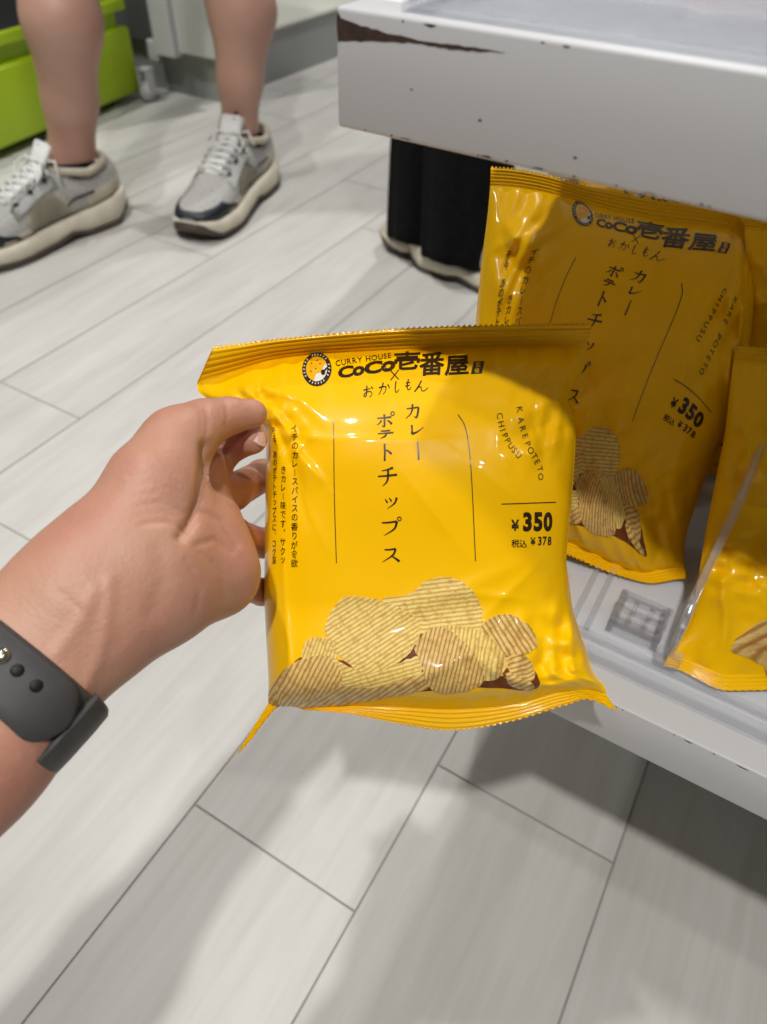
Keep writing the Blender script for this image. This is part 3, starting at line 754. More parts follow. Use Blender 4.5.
    def mp(a, b):
        a = np.clip(a+shift[0], A0, A1); b = b+shift[1]
        ci = np.clip((a-A0)/(A1-A0)*cols, 0, cols-1e-6); c0 = ci.astype(int); ft = (ci-c0)[:, None]
        r0 = np.clip(np.searchsorted(bv, b)-1, 0, nr-2); fr = np.clip((b-bv[r0])/(bv[r0+1]-bv[r0]), 0, 1)[:, None]
        def il(M): return (M[r0, c0]*(1-ft)+M[r0, c0+1]*ft)*(1-fr)+(M[r0+1, c0]*(1-ft)+M[r0+1, c0+1]*ft)*fr
        n = il(fN); return il(G), n/np.maximum(np.linalg.norm(n, axis=1), 1e-9)[:, None]
    for name, (fl_, ms) in PRINT.items():
        if name not in skip:
            fl_.build(name.split('|')[0], mp, ms, t, lstep=.00008 if name == 'chip_picture' else .0001)
    return t

def front_base(a, b):
    q = (a-396)/196.
    d = .331+.004*sm(400, 600, b)-.019*sm(600, 727, b)-.004*q
    d = d-.012*(1-sm(332, 360, b))                        # the top seal curls a little forward
    d = d+.006*sm(.8, 1, q)*sm(600, 700, b)
    d = d+.006*np.exp(-((b-418)/16)**2)*sm(-.9, -1., q)*0
    return d
def pillow(H, p=3.2):
    def f(q, b):
        t0 = np.clip((b-SB0)/120, 0, 1); t1 = np.clip((SB1-b)/95, 0, 1)
        w = (t0*(2-t0))**.75*(t1*(2-t1))**.75
        return H*w*np.sqrt(np.clip(1-np.abs(q)**p, 0, 1))
    return f
front_segs = [(268, 430, 330, 437, .0016, 5, 1), (330, 437, 455, 440, .0010, 5, 2), (272, 436, 322, 482, .0022, 5, 2), (276, 452, 300, 520, -.0018, 9, 0),
    (262, 420, 292, 384, .0024, 6, 1), (240, 390, 290, 395, -.0022, 8, 0), (285, 372, 320, 420, .0010, 8, 0),
    (590, 410, 520, 408, .0022, 7, 2), (588, 420, 525, 445, .0012, 6, 1), (520, 404, 512, 440, .0016, 6, 1), (512, 440, 545, 470, .0014, 6, 2), (540, 425, 552, 452, .0012, 4, 1),
    (560, 435, 590, 432, -.0016, 7, 0), (470, 462, 530, 508, .0011, 7, 2), (400, 400, 470, 395, .0008, 10, 0), (440, 385, 500, 420, -.0016, 14, 0),
    (345, 640, 530, 560, .0007, 8, 0), (400, 470, 470, 560, .0006, 6, 1), (562, 722, 582, 612, .0052, 7, 2), (545, 722, 540, 630, -.0045, 9, 0), (575, 720, 560, 650, -.0034, 6, 0), (556, 690, 520, 610, .0022, 6, 1),
    (560, 724, 470, 655, .0050, 7, 2), (585, 705, 590, 630, .0036, 5, 2), (470, 655, 395, 695, .0022, 7, 2), (320, 722, 520, 716, -.0024, 9, 0), (262, 540, 275, 690, .0016, 7, 1),
    (530, 600, 440, 590, .0010, 6, 1), (440, 590, 360, 620, .0008, 6, 1), (545, 560, 480, 620, .0010, 7, 1), (505, 470, 560, 540, .0009, 5, 1), (300, 395, 240, 372, .0026, 6, 1), (262, 405, 230, 365, .0024, 5, 1), (280, 470, 330, 560, .0009, 7, 1)]
make_bag('bright yellow potato chip bag held up by hand in front of the shelf', front_xy, front_base, pillow(.030), front_segs, 3, 'yellow chip bags', skip=('romaji_lettering',), noise_amp=.0007, spots=((266, 425, 34), (545, 425, 42), (572, 650, 48), (500, 665, 34), (250, 385, 26)))

# --- bags on the lower shelf
def warp_from(pairs, reg=.02):
    """smooth (thin-plate) map from panel coordinates to the picture, through the given points"""
    S = (np.array([p[0] for p in pairs], float)-[396, 540])/200; D = np.array([p[1] for p in pairs], float); n = len(S)
    K = lambda A: (lambda r2: np.where(r2 > 0, r2*np.log(np.maximum(r2, 1e-12)), 0))(((A[:, None]-S[None])**2).sum(-1))
    M = np.zeros((n+3, n+3)); M[:n, :n] = K(S)+reg*np.eye(n); M[:n, n] = 1; M[:n, n+1:] = S; M[n:, :n] = M[:n, n:].T
    C = np.linalg.solve(M, np.vstack([D, np.zeros((3, 2))]))
    def f(a, b):
        A = (np.stack([np.ravel(a), np.ravel(b)], 1)-[396, 540])/200
        r = K(A) @ C[:n]+C[n]+A @ C[n+1:]; return r[:, 0].reshape(np.shape(a)), r[:, 1].reshape(np.shape(a))
    return f
def contract(a, b, k=.18, p=4):
    q = (a-396)/196.; w = sm(345, 450, b)*(1-sm(630, 735, b))
    return 396+(a-396)*(1-k*w*np.abs(q)**p)
ZTRAY = LZ1+.0018
g_back = warp_from([((318, 368), (587, 215)), ((478, 375), (727, 249)), ((333, 419), (577, 258)), ((462, 417), (685, 283)), ((391, 555), (573, 396)), ((385, 420), (614, 270)), ((413, 412), (638, 279)), ((540, 522), (691, 411)),
    ((430, 610), (590, 455)), ((475, 561), (632, 421)), ((512, 640), (628, 490)), ((528, 440), (722, 330)), ((280, 430), (530, 255)),
    ((205, 334), (494, 169)), ((330, 334), (578, 186)), ((592, 325), (750, 235)), ((205, 400), (489, 228)), ((205, 480), (478, 325)), ((590, 400), (752, 320)), ((590, 480), (732, 415)), ((590, 560), (710, 465)), ((590, 640), (692, 515)),
    ((205, 740), (500, 535)), ((420, 740), (580, 556)), ((480, 743), (640, 586)), ((585, 738), (682, 574)), ((530, 690), (640, 541))])
def back_xy(a, b): return g_back(a, b)
def back_base(a, b): return .385+.012*sm(380, 720, b)-.004*(a-396)/196
back_segs = [(215, 420, 300, 400, .003, 7, 1), (230, 395, 262, 425, .0024, 6, 1), (480, 440, 520, 520, .002, 8, 1), (500, 430, 590, 470, .0018, 8, 1), (300, 440, 350, 480, .0016, 7, 1),
    (520, 640, 575, 560, .0034, 8, 1), (480, 720, 560, 640, .003, 7, 1), (430, 720, 400, 660, .0026, 7, 1), (540, 722, 580, 650, -.003, 8, 0)]
make_bag('dim yellow chip bag leaning on the lower shelf just behind the held bag', back_xy, back_base, pillow(.026), back_segs, 11, 'yellow chip bags', zmin=ZTRAY)
g_b2 = warp_from([((200, 335), (546, 152)), ((592, 335), (830, 197)), ((395, 386), (692, 213)), ((200, 540), (535, 290)), ((592, 540), (800, 330)), ((200, 735), (520, 430)), ((592, 735), (765, 480))])
make_bag('yellow chip bag hidden behind another, only its top showing under the shelf edge', lambda a, b: g_b2(contract(a, b), b), lambda a, b: .440+.016*sm(332, 745, b), pillow(.016), back_segs[2:5], 21, 'yellow chip bags', zmin=ZTRAY)
def r1_xy(a, b):
    ac = contract(a, b, .10); w = sm(345, 450, b)*(1-sm(630, 735, b)); aL = 396-196*(1-.10*w)
    xL = np.interp(b, [332, 440, 560, 640, 672, 690, 727, 745], [735, 725, 706, 696, 691, 685, 668, 661])
    x = xL+(ac-aL)*1.36
    u = (a-200)/392.
    yb = np.interp(b, [332, 600, 690, 718, 727, 745], [345, 562, 624, 650, 674, 694]); yf = np.interp(b, [332, 600, 690, 718, 727, 745], [345, 562, 630, 650, 656, 669])
    w2 = sm(.0, .12, u); y = yf*(1-w2)+yb*w2+u*40*(1-sm(332, 600, b))-10*sm(.1, .5, u)*sm(690, 745, b)
    return x, y
r1_segs = [(270, 560, 330, 600, .0022, 8, 1), (215, 520, 300, 545, .0026, 8, 1), (238, 724, 228, 610, .005, 7, 1), (265, 722, 250, 640, .002, 7, 1), (270, 690, 262, 620, .002, 6, 1), (280, 640, 330, 655, .0018, 7, 1), (215, 360, 300, 380, .003, 8, 1), (250, 400, 240, 520, .0022, 9, 1), (205, 350, 260, 440, .0024, 8, 1)]
make_bag('yellow chip bag standing in front at the right edge, on the clear tray', r1_xy, lambda a, b: .361-.0005*sm(332, 560, b)-.006*sm(660, 745, b)-.008*sm(205, 250, a)*sm(680, 745, b), pillow(.016), r1_segs, 31, 'yellow chip bags', zmin=ZTRAY, shift=(34, -6), spots=((250, 470, 50), (240, 600, 50), (300, 600, 60)))
g_r2 = warp_from([((200, 332), (745, 213)), ((592, 332), (1130, 260)), ((200, 735), (738, 500)), ((592, 735), (1090, 540))])
make_bag('yellow chip bag at the right edge, standing behind and above the front right one', lambda a, b: g_r2(contract(a, b, .04), b), lambda a, b: .373+.035*sm(332, 640, b), pillow(.009), [(205, 400, 300, 430, .004, 9, 1), (225, 345, 215, 430, .003, 7, 1), (205, 460, 330, 400, .003, 9, 1), (205, 560, 260, 480, .003, 8, 1)], 41, 'yellow chip bags', zmin=ZTRAY)

# ------------------------------------------------------------------ the hand that holds the bag
def cap(p, q, k=.006):
    (x0, y0, d0, r0), (x1, y1, d1_, r1) = p, q
    return (U(x0, y0, d0), r0*d0/F, U(x1, y1, d1_), r1*d1_/F, k)
WR = U(5, 682, .232); PM = U(170, 520, .272)
ARM = (WR-PM)/np.linalg.norm(WR-PM)
perp = np.cross(ARM, VDIR); perp /= np.linalg.norm(perp)           # across the wrist, in the picture's plane
if proj(WR+perp*.01)[1] < proj(WR)[1]: perp = -perp                # towards the lower right
NRM = np.cross(perp, ARM); NRM /= np.linalg.norm(NRM)
if NRM.dot(VDIR) > 0: NRM = -NRM                                   # towards the viewer
prims = []
for s in (-1, 1):
    c0 = WR-ARM*.052; c1 = WR+ARM*.02; c2 = WR+ARM*.12; c3 = WR+ARM*.235
    o0, o1, o2, o3 = (.0118, .0112, .0165, .0225) if s > 0 else (.0098, .0112, .0165, .0225)
    for ca, oa, ra, cb, ob, rb in [(c0, o0, .0160, c1, o1, .0170), (c1, o1, .0170, c2, o2, .0225), (c2, o2, .0225, c3, o3, .026)]:
        prims.append((ca+perp*s*oa, ra, cb+perp*s*ob, rb, .02))
W = lambda *a: a
prims += [
    # heel of the hand, thumb mound, outer edge of the palm
    cap(W(88, 585, .2495, 46), W(150, 560, .262, 48), .02), cap(W(150, 560, .262, 48), W(195, 535, .28, 44), .014),
    cap(W(106, 552, .2545, 29), W(154, 482, .266, 38), .016), cap(W(154, 482, .266, 38), W(182, 441, .279, 30), .012),
    cap(W(115, 625, .252, 36), W(165, 600, .262, 33), .016), cap(W(165, 600, .262, 33), W(216, 574, .282, 37), .012),
    cap(W(216, 574, .284, 37), W(212, 520, .295, 26), .012),
    cap(W(160, 470, .282, 30), W(196, 470, .305, 24), .010), cap(W(196, 470, .305, 24), W(205, 525, .30, 26), .010),
    # thumb
    cap(W(176, 440, .277, 31), W(205, 423, .288, 22), .008), cap(W(205, 423, .288, 22), W(228, 416, .296, 17.5), .005), cap(W(228, 416, .296, 17.5), W(253, 413.5, .3015, 14.5), .004),
    # forefinger, its tip under the thumb
    cap(W(196, 470, .306, 23), W(218, 456, .322, 17), .005), cap(W(218, 455, .322, 18), W(236, 443, .316, 16.5), .004), cap(W(236, 443, .316, 16.5), W(252.5, 439.5, .309, 15), .002),
    # middle, ring, little finger curling behind the bag
    cap(W(204, 492, .305, 22), W(232, 492, .335, 18.5), .004), cap(W(232, 492, .335, 18.5), W(262, 476, .362, 16), .003), cap(W(262, 476, .362, 16), W(292, 470, .376, 14), .003),
    cap(W(206, 522, .303, 21), W(234, 534, .332, 16.5), .004), cap(W(234, 534, .332, 16.5), W(262, 543, .358, 14.5), .003), cap(W(262, 543, .358, 14.5), W(290, 545, .374, 13), .003),
    cap(W(216, 560, .30, 22), W(240, 586, .326, 15), .004), cap(W(240, 586, .326, 15), W(262, 592, .350, 13), .003), cap(W(262, 592, .350, 13), W(284, 592, .366, 12), .003)]
HV, HF = sculpt(prims, .0013)
HN = vnormals(HV, HF); hx, hy, hd = proj(HV)
facing = np.clip(-(HN*((HV-CAM)/np.linalg.norm(HV-CAM, axis=1)[:, None])).sum(1), 0, 1) > .15
near = hd < .312
disp = np.zeros(len(HV))
def hand_crease(pts, amp, w, cond=near):
    global disp
    best = np.full(len(hx), 1e3)
    for (x0, y0), (x1, y1) in zip(pts[:-1], pts[1:]):
        dx, dy = x1-x0, y1-y0; t = np.clip(((hx-x0)*dx+(hy-y0)*dy)/(dx*dx+dy*dy), 0, 1)
        d = np.hypot(hx-x0-t*dx, hy-y0-t*dy)
        best = np.minimum(best, d)
    disp = disp-np.where(cond & facing, amp*np.exp(-(best/w)**2), 0)
hand_crease([(206, 446), (206, 470), (201, 500), (192, 522), (182, 536)], .0020, 6.5)
hand_crease([(206, 446), (206, 470), (201, 500), (190, 527)], .0010, 2.2)
hand_crease([(190, 528), (168, 521), (146, 522)], .0007, 3)
hand_crease([(196, 545), (214, 540), (232, 552)], .0006, 3.5)
hand_crease([(205, 512), (222, 522), (238, 545)], .0008, 3)
hand_crease([(160, 550), (163, 580), (152, 612)], .0006, 10)
hand_crease([(186, 560), (200, 590), (196, 612)], .0004, 3); hand_crease([(200, 552), (222, 575), (226, 598)], .0004, 3)
for i in range(7): hand_crease([(126+i*2, 466+i*10), (148+i*3, 462+i*10), (178+i*2, 476+i*9)], .00032, 1.8)
for i in range(4): hand_crease([(140+i*9, 505+i*3), (165+i*6, 500+i*5), (186+i*3, 512+i*4)], .00025, 1.6)
hand_crease([(205, 402), (208, 420), (206, 436)], .0005, 2.5); hand_crease([(200, 404), (202, 420), (201, 434)], .0003, 2)
hand_crease([(226, 401), (228, 416), (226, 428)], .0004, 2.2)
hand_crease([(60, 592), (90, 618), (108, 650)], .0004, 3); hand_crease([(70, 575), (100, 600), (124, 640)], .0003, 3)
hand_crease([(84, 690), (102, 650), (108, 612), (110, 580)], -.0007, 7); hand_crease([(58, 652), (80, 622), (94, 592)], -.0006, 8)
HV = HV+HN*disp[:, None]
arm = thing('person', 'bare left hand and forearm reaching in from the left, pinching the yellow bag', 'person', tuple(WR))
pymesh('body', HV, HF, SKIN, arm)
def nail(c, xdir, ydir, n, lx, ly, parent):
    c, xdir, ydir, n = map(np.asarray, (c, xdir, ydir, n))
    V, Fc = [], []
    m = 12; k = 5
    for i in range(k+1):
        for j in range(m):
            t = 2*PI*j/m; r = i/k; u, v = r*math.cos(t), r*math.sin(t)
            V.append(c+xdir*lx*u+ydir*ly*v-n*(ly*.45*v*v)+n*.0004*(1-r**4))
    for i in range(k):
        for j in range(m): Fc.append((i*m+j, i*m+(j+1) % m, (i+1)*m+(j+1) % m, (i+1)*m+j))
    return pymesh('fingernail', V, Fc, NAIL, parent)
tipc = U(259, 442.5, .3125); rightv = R[:, 0]; downv = R[:, 1]
nn = (rightv*.72-VDIR*.62-downv*.25); nn /= np.linalg.norm(nn)
yd = np.cross(nn, downv); xd = np.cross(yd, nn); xd /= np.linalg.norm(xd); yd /= np.linalg.norm(yd)
nail(U(252.5, 439.5, .309)+nn*.0061, xd*1., yd, nn, .0052, .0040, arm)

# ------------------------------------------------------------------ wrist strap
def strap():
    t = thing('wrist_strap', 'charcoal rubber watch strap fastened round the bare wrist', 'watch strap', tuple(WR))
    ra, rb = .0272, .0184                                 # half width, half height of the wrist with clearance
    def path(off, th):
        s = abs(math.cos(th))**(2/2.5)*math.copysign(1, math.cos(th)); c = abs(math.sin(th))**(2/2.5)*math.copysign(1, math.sin(th))
        return WR+perp*(ra+off)*s+NRM*(rb+off)*c
    def strip(off, th0, th1, n, half, thick, closed=False, taper_end=0.0, holes=()):
        bm = bmesh.new(); rings = []
        for i in range(n if closed else n+1):
            th = th0+(th1-th0)*i/n
            p = path(off, th); q = path(off+thick, th)
            hw = half
            if taper_end:
                s = (n-i)/n*abs(th1-th0)*.027               # distance to the end
                if s < half: hw = math.sqrt(max(half**2-(half-s)**2, (half*.12)**2))
            P = []
            for w, o in ((-1, 0), (-1, .6), (-.9, 1), (-.4, 1.12), (.4, 1.12), (.9, 1), (1, .6), (1, 0)):
                P.append(bm.verts.new(Vector(p+(q-p)*o+ARM*hw*w)))
            rings.append(P)
        m = 8; N = len(rings)
        for i in range(N if closed else N-1):
            A, B = rings[i], rings[(i+1) % N]
            for k in range(m): bm.faces.new((A[k], A[(k+1) % m], B[(k+1) % m], B[k]))
        if not closed: bm.faces.new(rings[0][::-1]); bm.faces.new(rings[-1])
        return bm
    bmobj('band', strip(.0004, 0, 2*PI, 120, .0114, .0022, True), RUBBER, t, True)
    bmobj('strap_end', strip(.0030, math.radians(175), math.radians(37), 80, .0104, .0022, False, 1), RUBBER, t, True)
    bmobj('keeper', strip(.0028, math.radians(34), math.radians(-60), 40, .0126, .0022), RUBBER, t, True)
    def on_top(px, py, lift):
        # drop a ray on to the outer strap by bisection along theta and axis
        best = None
        for th in np.linspace(math.radians(40), math.radians(150), 300):
            p = path(.0054, th)
            for w in np.linspace(-.006, .006, 25):
                x, y, d = proj(p+ARM*w)
                e = (x-px)**2+(y-py)**2
                if best is None or e < best[0]: best = (e, th, w)
        _, th, w = best
        p = path(.0054+lift, th)+ARM*w; n = path(.02, th)-path(.0, th); return p, n/np.linalg.norm(n)
    for px, py in [(18, 670), (36, 686.5)]:
        p, n = on_top(px, py, 0.0)
        bm = bmesh.new(); M = Vector(n).to_track_quat('Z', 'Y').to_matrix()
        ellipsoid(bm, p+n*.0001, (.0020, .0020, .0009), Vector(n).to_track_quat('Z', 'Y').to_matrix())
        bmobj('hole', bm, RUBBER_IN, t, True)
    p, n = on_top(3, 656, 0)
    bm = bmesh.new(); ellipsoid(bm, p+n*.0004, (.0024, .0024, .0013), Vector(n).to_track_quat('Z', 'Y').to_matrix()); bmobj('pin', bm, STEEL, t, True)
strap()

# ------------------------------------------------------------------ shoes and walkers
def loft(bm, secs, n=28, cap_ends=True):
    """secs: list of closed rings of 3-D points"""
    rings = [[bm.verts.new(p) for p in s] for s in secs]
    m = len(secs[0])
    for A, B in zip(rings[:-1], rings[1:]):
        for k in range(m): bm.faces.new((A[k], A[(k+1) % m], B[(k+1) % m], B[k]))
    if cap_ends: bm.faces.new(rings[0][::-1]); bm.faces.new(rings[-1])
    return rings
SX = [0, .02, .06, .11, .16, .21, .25, .28, .297, .303]
SWl = [.026, .038, .042, .040, .044, .050, .047, .037, .022, .008]     # half width
def hw(x): return float(pch(np.array(x), SX, SWl))
def zt(x): return float(np.interp(x, [0, .03, .1, .16, .22, .27, .303], [.052, .044, .036, .034, .032, .032, .040]))   # top of midsole
def zb(x): return float(np.interp(x, [0, .03, .09, .12, .15, .22, .27, .303], [.012, .002, .002, .010, .004, .001, .005, .020]))
def top(x): return float(pch(np.array(x), [0, .03, .07, .115, .15, .19, .23, .27, .297, .303], [.094, .098, .092, .108, .100, .084, .068, .058, .046, .042]))
def upper_ring(x, grow=0., lo=None, hi=1., n=28):
    w = hw(x)*.95+grow; z0 = zt(x)-.004 if lo is None else lo; z1 = z0+(top(x)+grow-z0)*hi
    P = []
    for k in range(n):
        t = 2*PI*k/n; c, s = math.cos(t), math.sin(t)
        cc = abs(c)**.7*math.copysign(1, c); ss = abs(s)**.75*math.copysign(1, s)
        f = .5+.5*ss
        narrow = 1-.36*f**1.6*np.interp(x, [0, .08, .13, .2, .28], [.45, .45, .9, .9, .6])
        P.append(Vector((x, w*cc*narrow, z0+(z1-z0)*f)))
    return P
def make_shoe(parent, base, ang, detail=True, pitch=0., s=1.0, mirror=1):
    """a chunky running shoe, toe towards +x before turning; a part of the person wearing it, with its own pieces"""
    Mx = Matrix.Translation(base) @ Matrix.Rotation(ang, 4, 'Z') @ Matrix.Rotation(pitch, 4, 'Y') @ Matrix.Diagonal((s, s*mirror, s, 1))
    def put(name, bm, m, par, smooth=True):
        for v in bm.verts: v.co = Mx @ v.co
        return bmobj(name, bm, m, par, smooth)
    xs = [.001, .006, .015]+list(np.linspace(.03, .27, 25))+[.285, .294, .3005]
    bm = bmesh.new(); loft(bm, [upper_ring(x) for x in xs])
    root = put('sneaker', bm, SHOE_MESH if detail else SHOE_LEATHER, parent)
    def sole(z0f, z1f, grow):
        bm = bmesh.new(); S = []
        for x in xs:
            w = hw(x)+grow; a, b = z0f(x), z1f(x); P = []
            for c, r in ((-1, .15), (-1.04, .5), (-.98, .9), (-.9, 1), (.9, 1), (.98, .9), (1.04, .5), (1, .15), (.9, 0), (-.9, 0)):
                P.append(Vector((x+(.004 if x > .29 else (-.004 if x < .01 else 0))*r, w*c, a+(b-a)*r)))
            S.append(P)
        loft(bm, S); return bm
    put('midsole', sole(lambda x: zb(x)+.005, zt, .003), SHOE_CREAM, root)
    put('outsole', sole(zb, lambda x: zb(x)+.0065+.012*float(sm(.035, 0, x))+.012*float(sm(.275, .3, x)), .0035), BROWN_SOLE, root)
    if not detail: return root
    bm = bmesh.new(); loft(bm, [upper_ring(x, .0022, zt(x)-.002, .42+.45*min(1, i/4)) for i, x in enumerate(np.linspace(.208, .3005, 11))]); put('toe_cap', bm, NAVY, root)
    bm = bmesh.new(); loft(bm, [upper_ring(x, .0018, zt(x)-.003, .55) for x in np.linspace(.185, .236, 8)]); put('toe_overlay', bm, SHOE_LEATHER, root)
    bm = bmesh.new(); loft(bm, [upper_ring(x, .0018, zt(x)-.003, .74) for x in [.001, .005]+list(np.linspace(.012, .075, 8))]); put('heel_counter', bm, SHOE_LEATHER, root)
    # side overlays
    def side_patch(name, m, pts, sgn, grow):
        bm = bmesh.new(); n = len(pts)
        cols_ = []
        for x, f0, f1 in pts:
            colv = []
            for f in np.linspace(f0, f1, 6):
                z0 = zt(x)-.004; z1 = top(x); w = hw(x)*.95
                ss = 2*f-1; cc = max(0., 1-abs(ss)**(1/.75*2))**.35
                narrow = 1-.36*f**1.6*np.interp(x, [0, .08, .13, .2, .28], [.45, .45, .9, .9, .6])
                colv.append(bm.verts.new((x, sgn*(w*cc*narrow+grow), z0+(z1-z0)*f)))
            cols_.append(colv)
        for A, B in zip(cols_[:-1], cols_[1:]):
            for k in range(5): bm.faces.new((A[k], A[k+1], B[k+1], B[k]))
        r = bmesh.ops.solidify(bm, geom=bm.faces[:], thickness=.0008)
        put(name, bm, m, root)
    for sgn in (-1, 1):
        side_patch('side_overlay', SHOE_LEATHER, [(.105, .05, .3), (.13, .05, .62), (.15, .05, .8), (.17, .05, .72), (.19, .05, .5)], sgn, .0022)
        side_patch('side_mark', NAVY, [(.062, .48, .54), (.08, .46, .52), (.10, .40, .45), (.115, .30, .34)], sgn, .0032)
        side_patch('eyestay', SHOE_WHITE, [(.118, .72, .9), (.14, .72, .93), (.165, .7, .93), (.19, .68, .93), (.205, .66, .9)], sgn, .003)
    # collar, tongue, laces, eyelets, pull loop
    bm = bmesh.new(); ellipsoid(bm, (.062, 0, .0905), (.05, .033, .010)); put('collar_lining', bm, BLACK_CLOTH, root)
    bm = bmesh.new(); tube(bm, [(.062+.052*math.cos(t), .036*math.sin(t), .0935+.012*max(0, math.cos(t))+.006*max(0, -math.cos(t))) for t in np.linspace(0, 2*PI, 36, endpoint=False)], .006, 10, True); put('collar', bm, SHOE_LEATHER, root)
    bm = bmesh.new()
    secs = []
    for t in np.linspace(0, 1, 8):
        x = .205-.10*t; z = top(x)+.004 if t < .72 else top(.133)+.004+(t-.72)*.12; w = .017+.006*t
        secs.append([Vector((x, -w, z-.004)), Vector((x, -w*.6, z)), Vector((x, w*.6, z)), Vector((x, w, z-.004)), Vector((x-.005, w*.6, z-.008)), Vector((x-.005, -w*.6, z-.008))])
    loft(bm, secs); put('tongue', bm, SHOE_WHITE, root)
    bm = bmesh.new()
    for i in range(6):
        x = .125+.0145*i; z = top(x)+.0065; w = .026
        tube(bm, [(x, -w, z-.010), (x+.003, -w*.5, z-.001), (x, 0, z+.0012), (x-.003, w*.5, z-.001), (x, w, z-.010)], .0028, 8)
        if i < 5: tube(bm, [(x, -w, z-.009), (x+.007, 0, z+.002), (x+.0145, w, z-.011)], .0022, 8)
    for sgn in (-1, 1):
        tube(bm, [(.125, 0, top(.125)+.010), (.128, sgn*.02, top(.125)+.016), (.14, sgn*.034, top(.13)+.006), (.148, sgn*.03, top(.13)-.008), (.135, sgn*.012, top(.13)+.004)], .0022, 8)
        tube(bm, [(.125, 0, top(.125)+.010), (.11, sgn*.03, top(.125)+.014), (.118, sgn*.043, top(.13)-.004)], .0018, 8)
    put('lace', bm, SHOE_WHITE, root)
    for sgn in (-1, 1):
        for i in range(3):
            x = .135+.028*i; bm = bmesh.new(); ellipsoid(bm, (x, sgn*.0275, top(x)-.006), (.0052, .0035, .004), None, 12, 8); put('eyelet', bm, NAVY, root)
    bm = bmesh.new(); tube(bm, [(.112, -.006, .118), (.106, -.006, .136), (.100, -.006, .142), (.098, -.006, .134), (.102, -.006, .12)], .0045, 8); put('pull_loop', bm, BLACK_CLOTH, root)
    return root

walker = thing('person', 'person with bare legs in chunky white and grey sneakers, walking past a green bin', 'person', (-1.1, 1.05, 0))
def vleg(pts): return [(np.array(p[:3]), p[3], np.array(q[:3]), q[3], .02) for p, q in zip(pts[:-1], pts[1:])]
sh1 = dict(base=(-1.222, .995, 0), toe=(-1.235, .70)); 
def aim(b, t): return math.atan2(t[1]-b[1], t[0]-b[0])
ank1 = U(73, 160, 1.33); mid1 = U(70, 100, 1.265); cal1 = U(62, 20, 1.165); ank2 = U(240, 128, 1.425); mid2 = U(240, 80, 1.36); cal2 = U(242, 10, 1.29)
legs = vleg([(ank1[0], ank1[1]-.02, .05, .036), (*ank1, .0385), (*mid1, .0445), (*cal1, .0605), (-1.2, .99, .46, .056), (-1.19, 1.03, .56, .062), (-1.17, 1.1, .86, .088)])
legs += vleg([(ank2[0], ank2[1]-.02, .05, .033), (*ank2, .033), (*mid2, .0410), (*cal2, .0590), (-1.05, 1.22, .46, .056), (-1.06, 1.22, .56, .062), (-1.09, 1.2, .86, .088)])
legs += vleg([(-1.17, 1.1, .86, .10), (-1.09, 1.2, .86, .10), (-1.13, 1.15, .98, .115)])
LV, LF = sculpt(legs, .005)
pymesh('body', LV, LF, SKIN_LEG, walker)
sp = [(p, r+.014, q_, r2+.014, k) for p, r, q_, r2, k in legs if min(p[2], q_[2]) > .55 or (p[2] > .54)]
SV, SF = sculpt(sp, .006); pymesh('shorts', SV, SF, mat('dark_shorts', lin(48, 50, 56), .9, .1, 50, bump=.3), walker)
make_shoe(walker, (-1.168, .965, 0), math.radians(-97), s=1.12)
make_shoe(walker, (-1.034, 1.262, 0), math.radians(-76), s=1.12, mirror=-1)
for c, z in ((ank1, .088), (ank2, .095)):
    bm = bmesh.new(); tube(bm, [(c[0], c[1]-.004, z), (c[0], c[1]-.001, z+.012), (c[0], c[1], z+.02)], [.044, .0435, .042], 24); bmobj('sock', bm, BLACK_CLOTH, walker, True)

other = thing('person', 'person in wide black trousers and pale shoes standing behind the shelf end', 'person', (-.58, 1.2, 0))
bm = bmesh.new()
def trouser(cx_, cy_, hx_, hy_):
    secs = []
    for z, f in [(.042, 1.0), (.06, 1.01), (.15, 1.0), (.3, .98), (.5, .97), (.7, 1.0), (.86, 1.05)]:
        P = []
        for k in range(48):
            t = 2*PI*k/48; r = 1+.035*math.sin(7*t+z*3)+.02*math.sin(13*t+1)
            tx = (z/.86)**1.5
            P.append(Vector((cx_*(1-tx)+(-.6)*tx+hx_*f*r*math.cos(t), cy_*(1-tx)+1.22*tx+hy_*f*r*math.sin(t), z+.006*math.sin(3*t))))
        secs.append(P)
    loft(bm, secs)
oa, ob = on_y(427, 232, 1.15), on_y(466, 240, 1.12)
trouser(oa[0], oa[1], .066, .085); trouser(ob[0], ob[1], .070, .09)
tag(bmobj('trousers', bm, BLACK_CLOTH, other, True), 'wide black trousers')
def inside(o, z): tx = (z/.86)**1.5; return (o[0]*(1-tx)-.6*tx, o[1]*(1-tx)+1.22*tx, z)
secs = []
for o in (oa, ob): secs += vleg([(*inside(o, z), r) for z, r in ((.05, .030), (.3, .036), (.55, .038), (.82, .040))])
OV, OF = sculpt(secs, .008); pymesh('body', OV, OF, SKIN_LEG, other)
make_shoe(other, (-.435, 1.29, 0), math.radians(-140), False, s=.92)
make_shoe(other, (-.57, 1.115, 0), math.radians(-6), False, s=.92, mirror=-1)

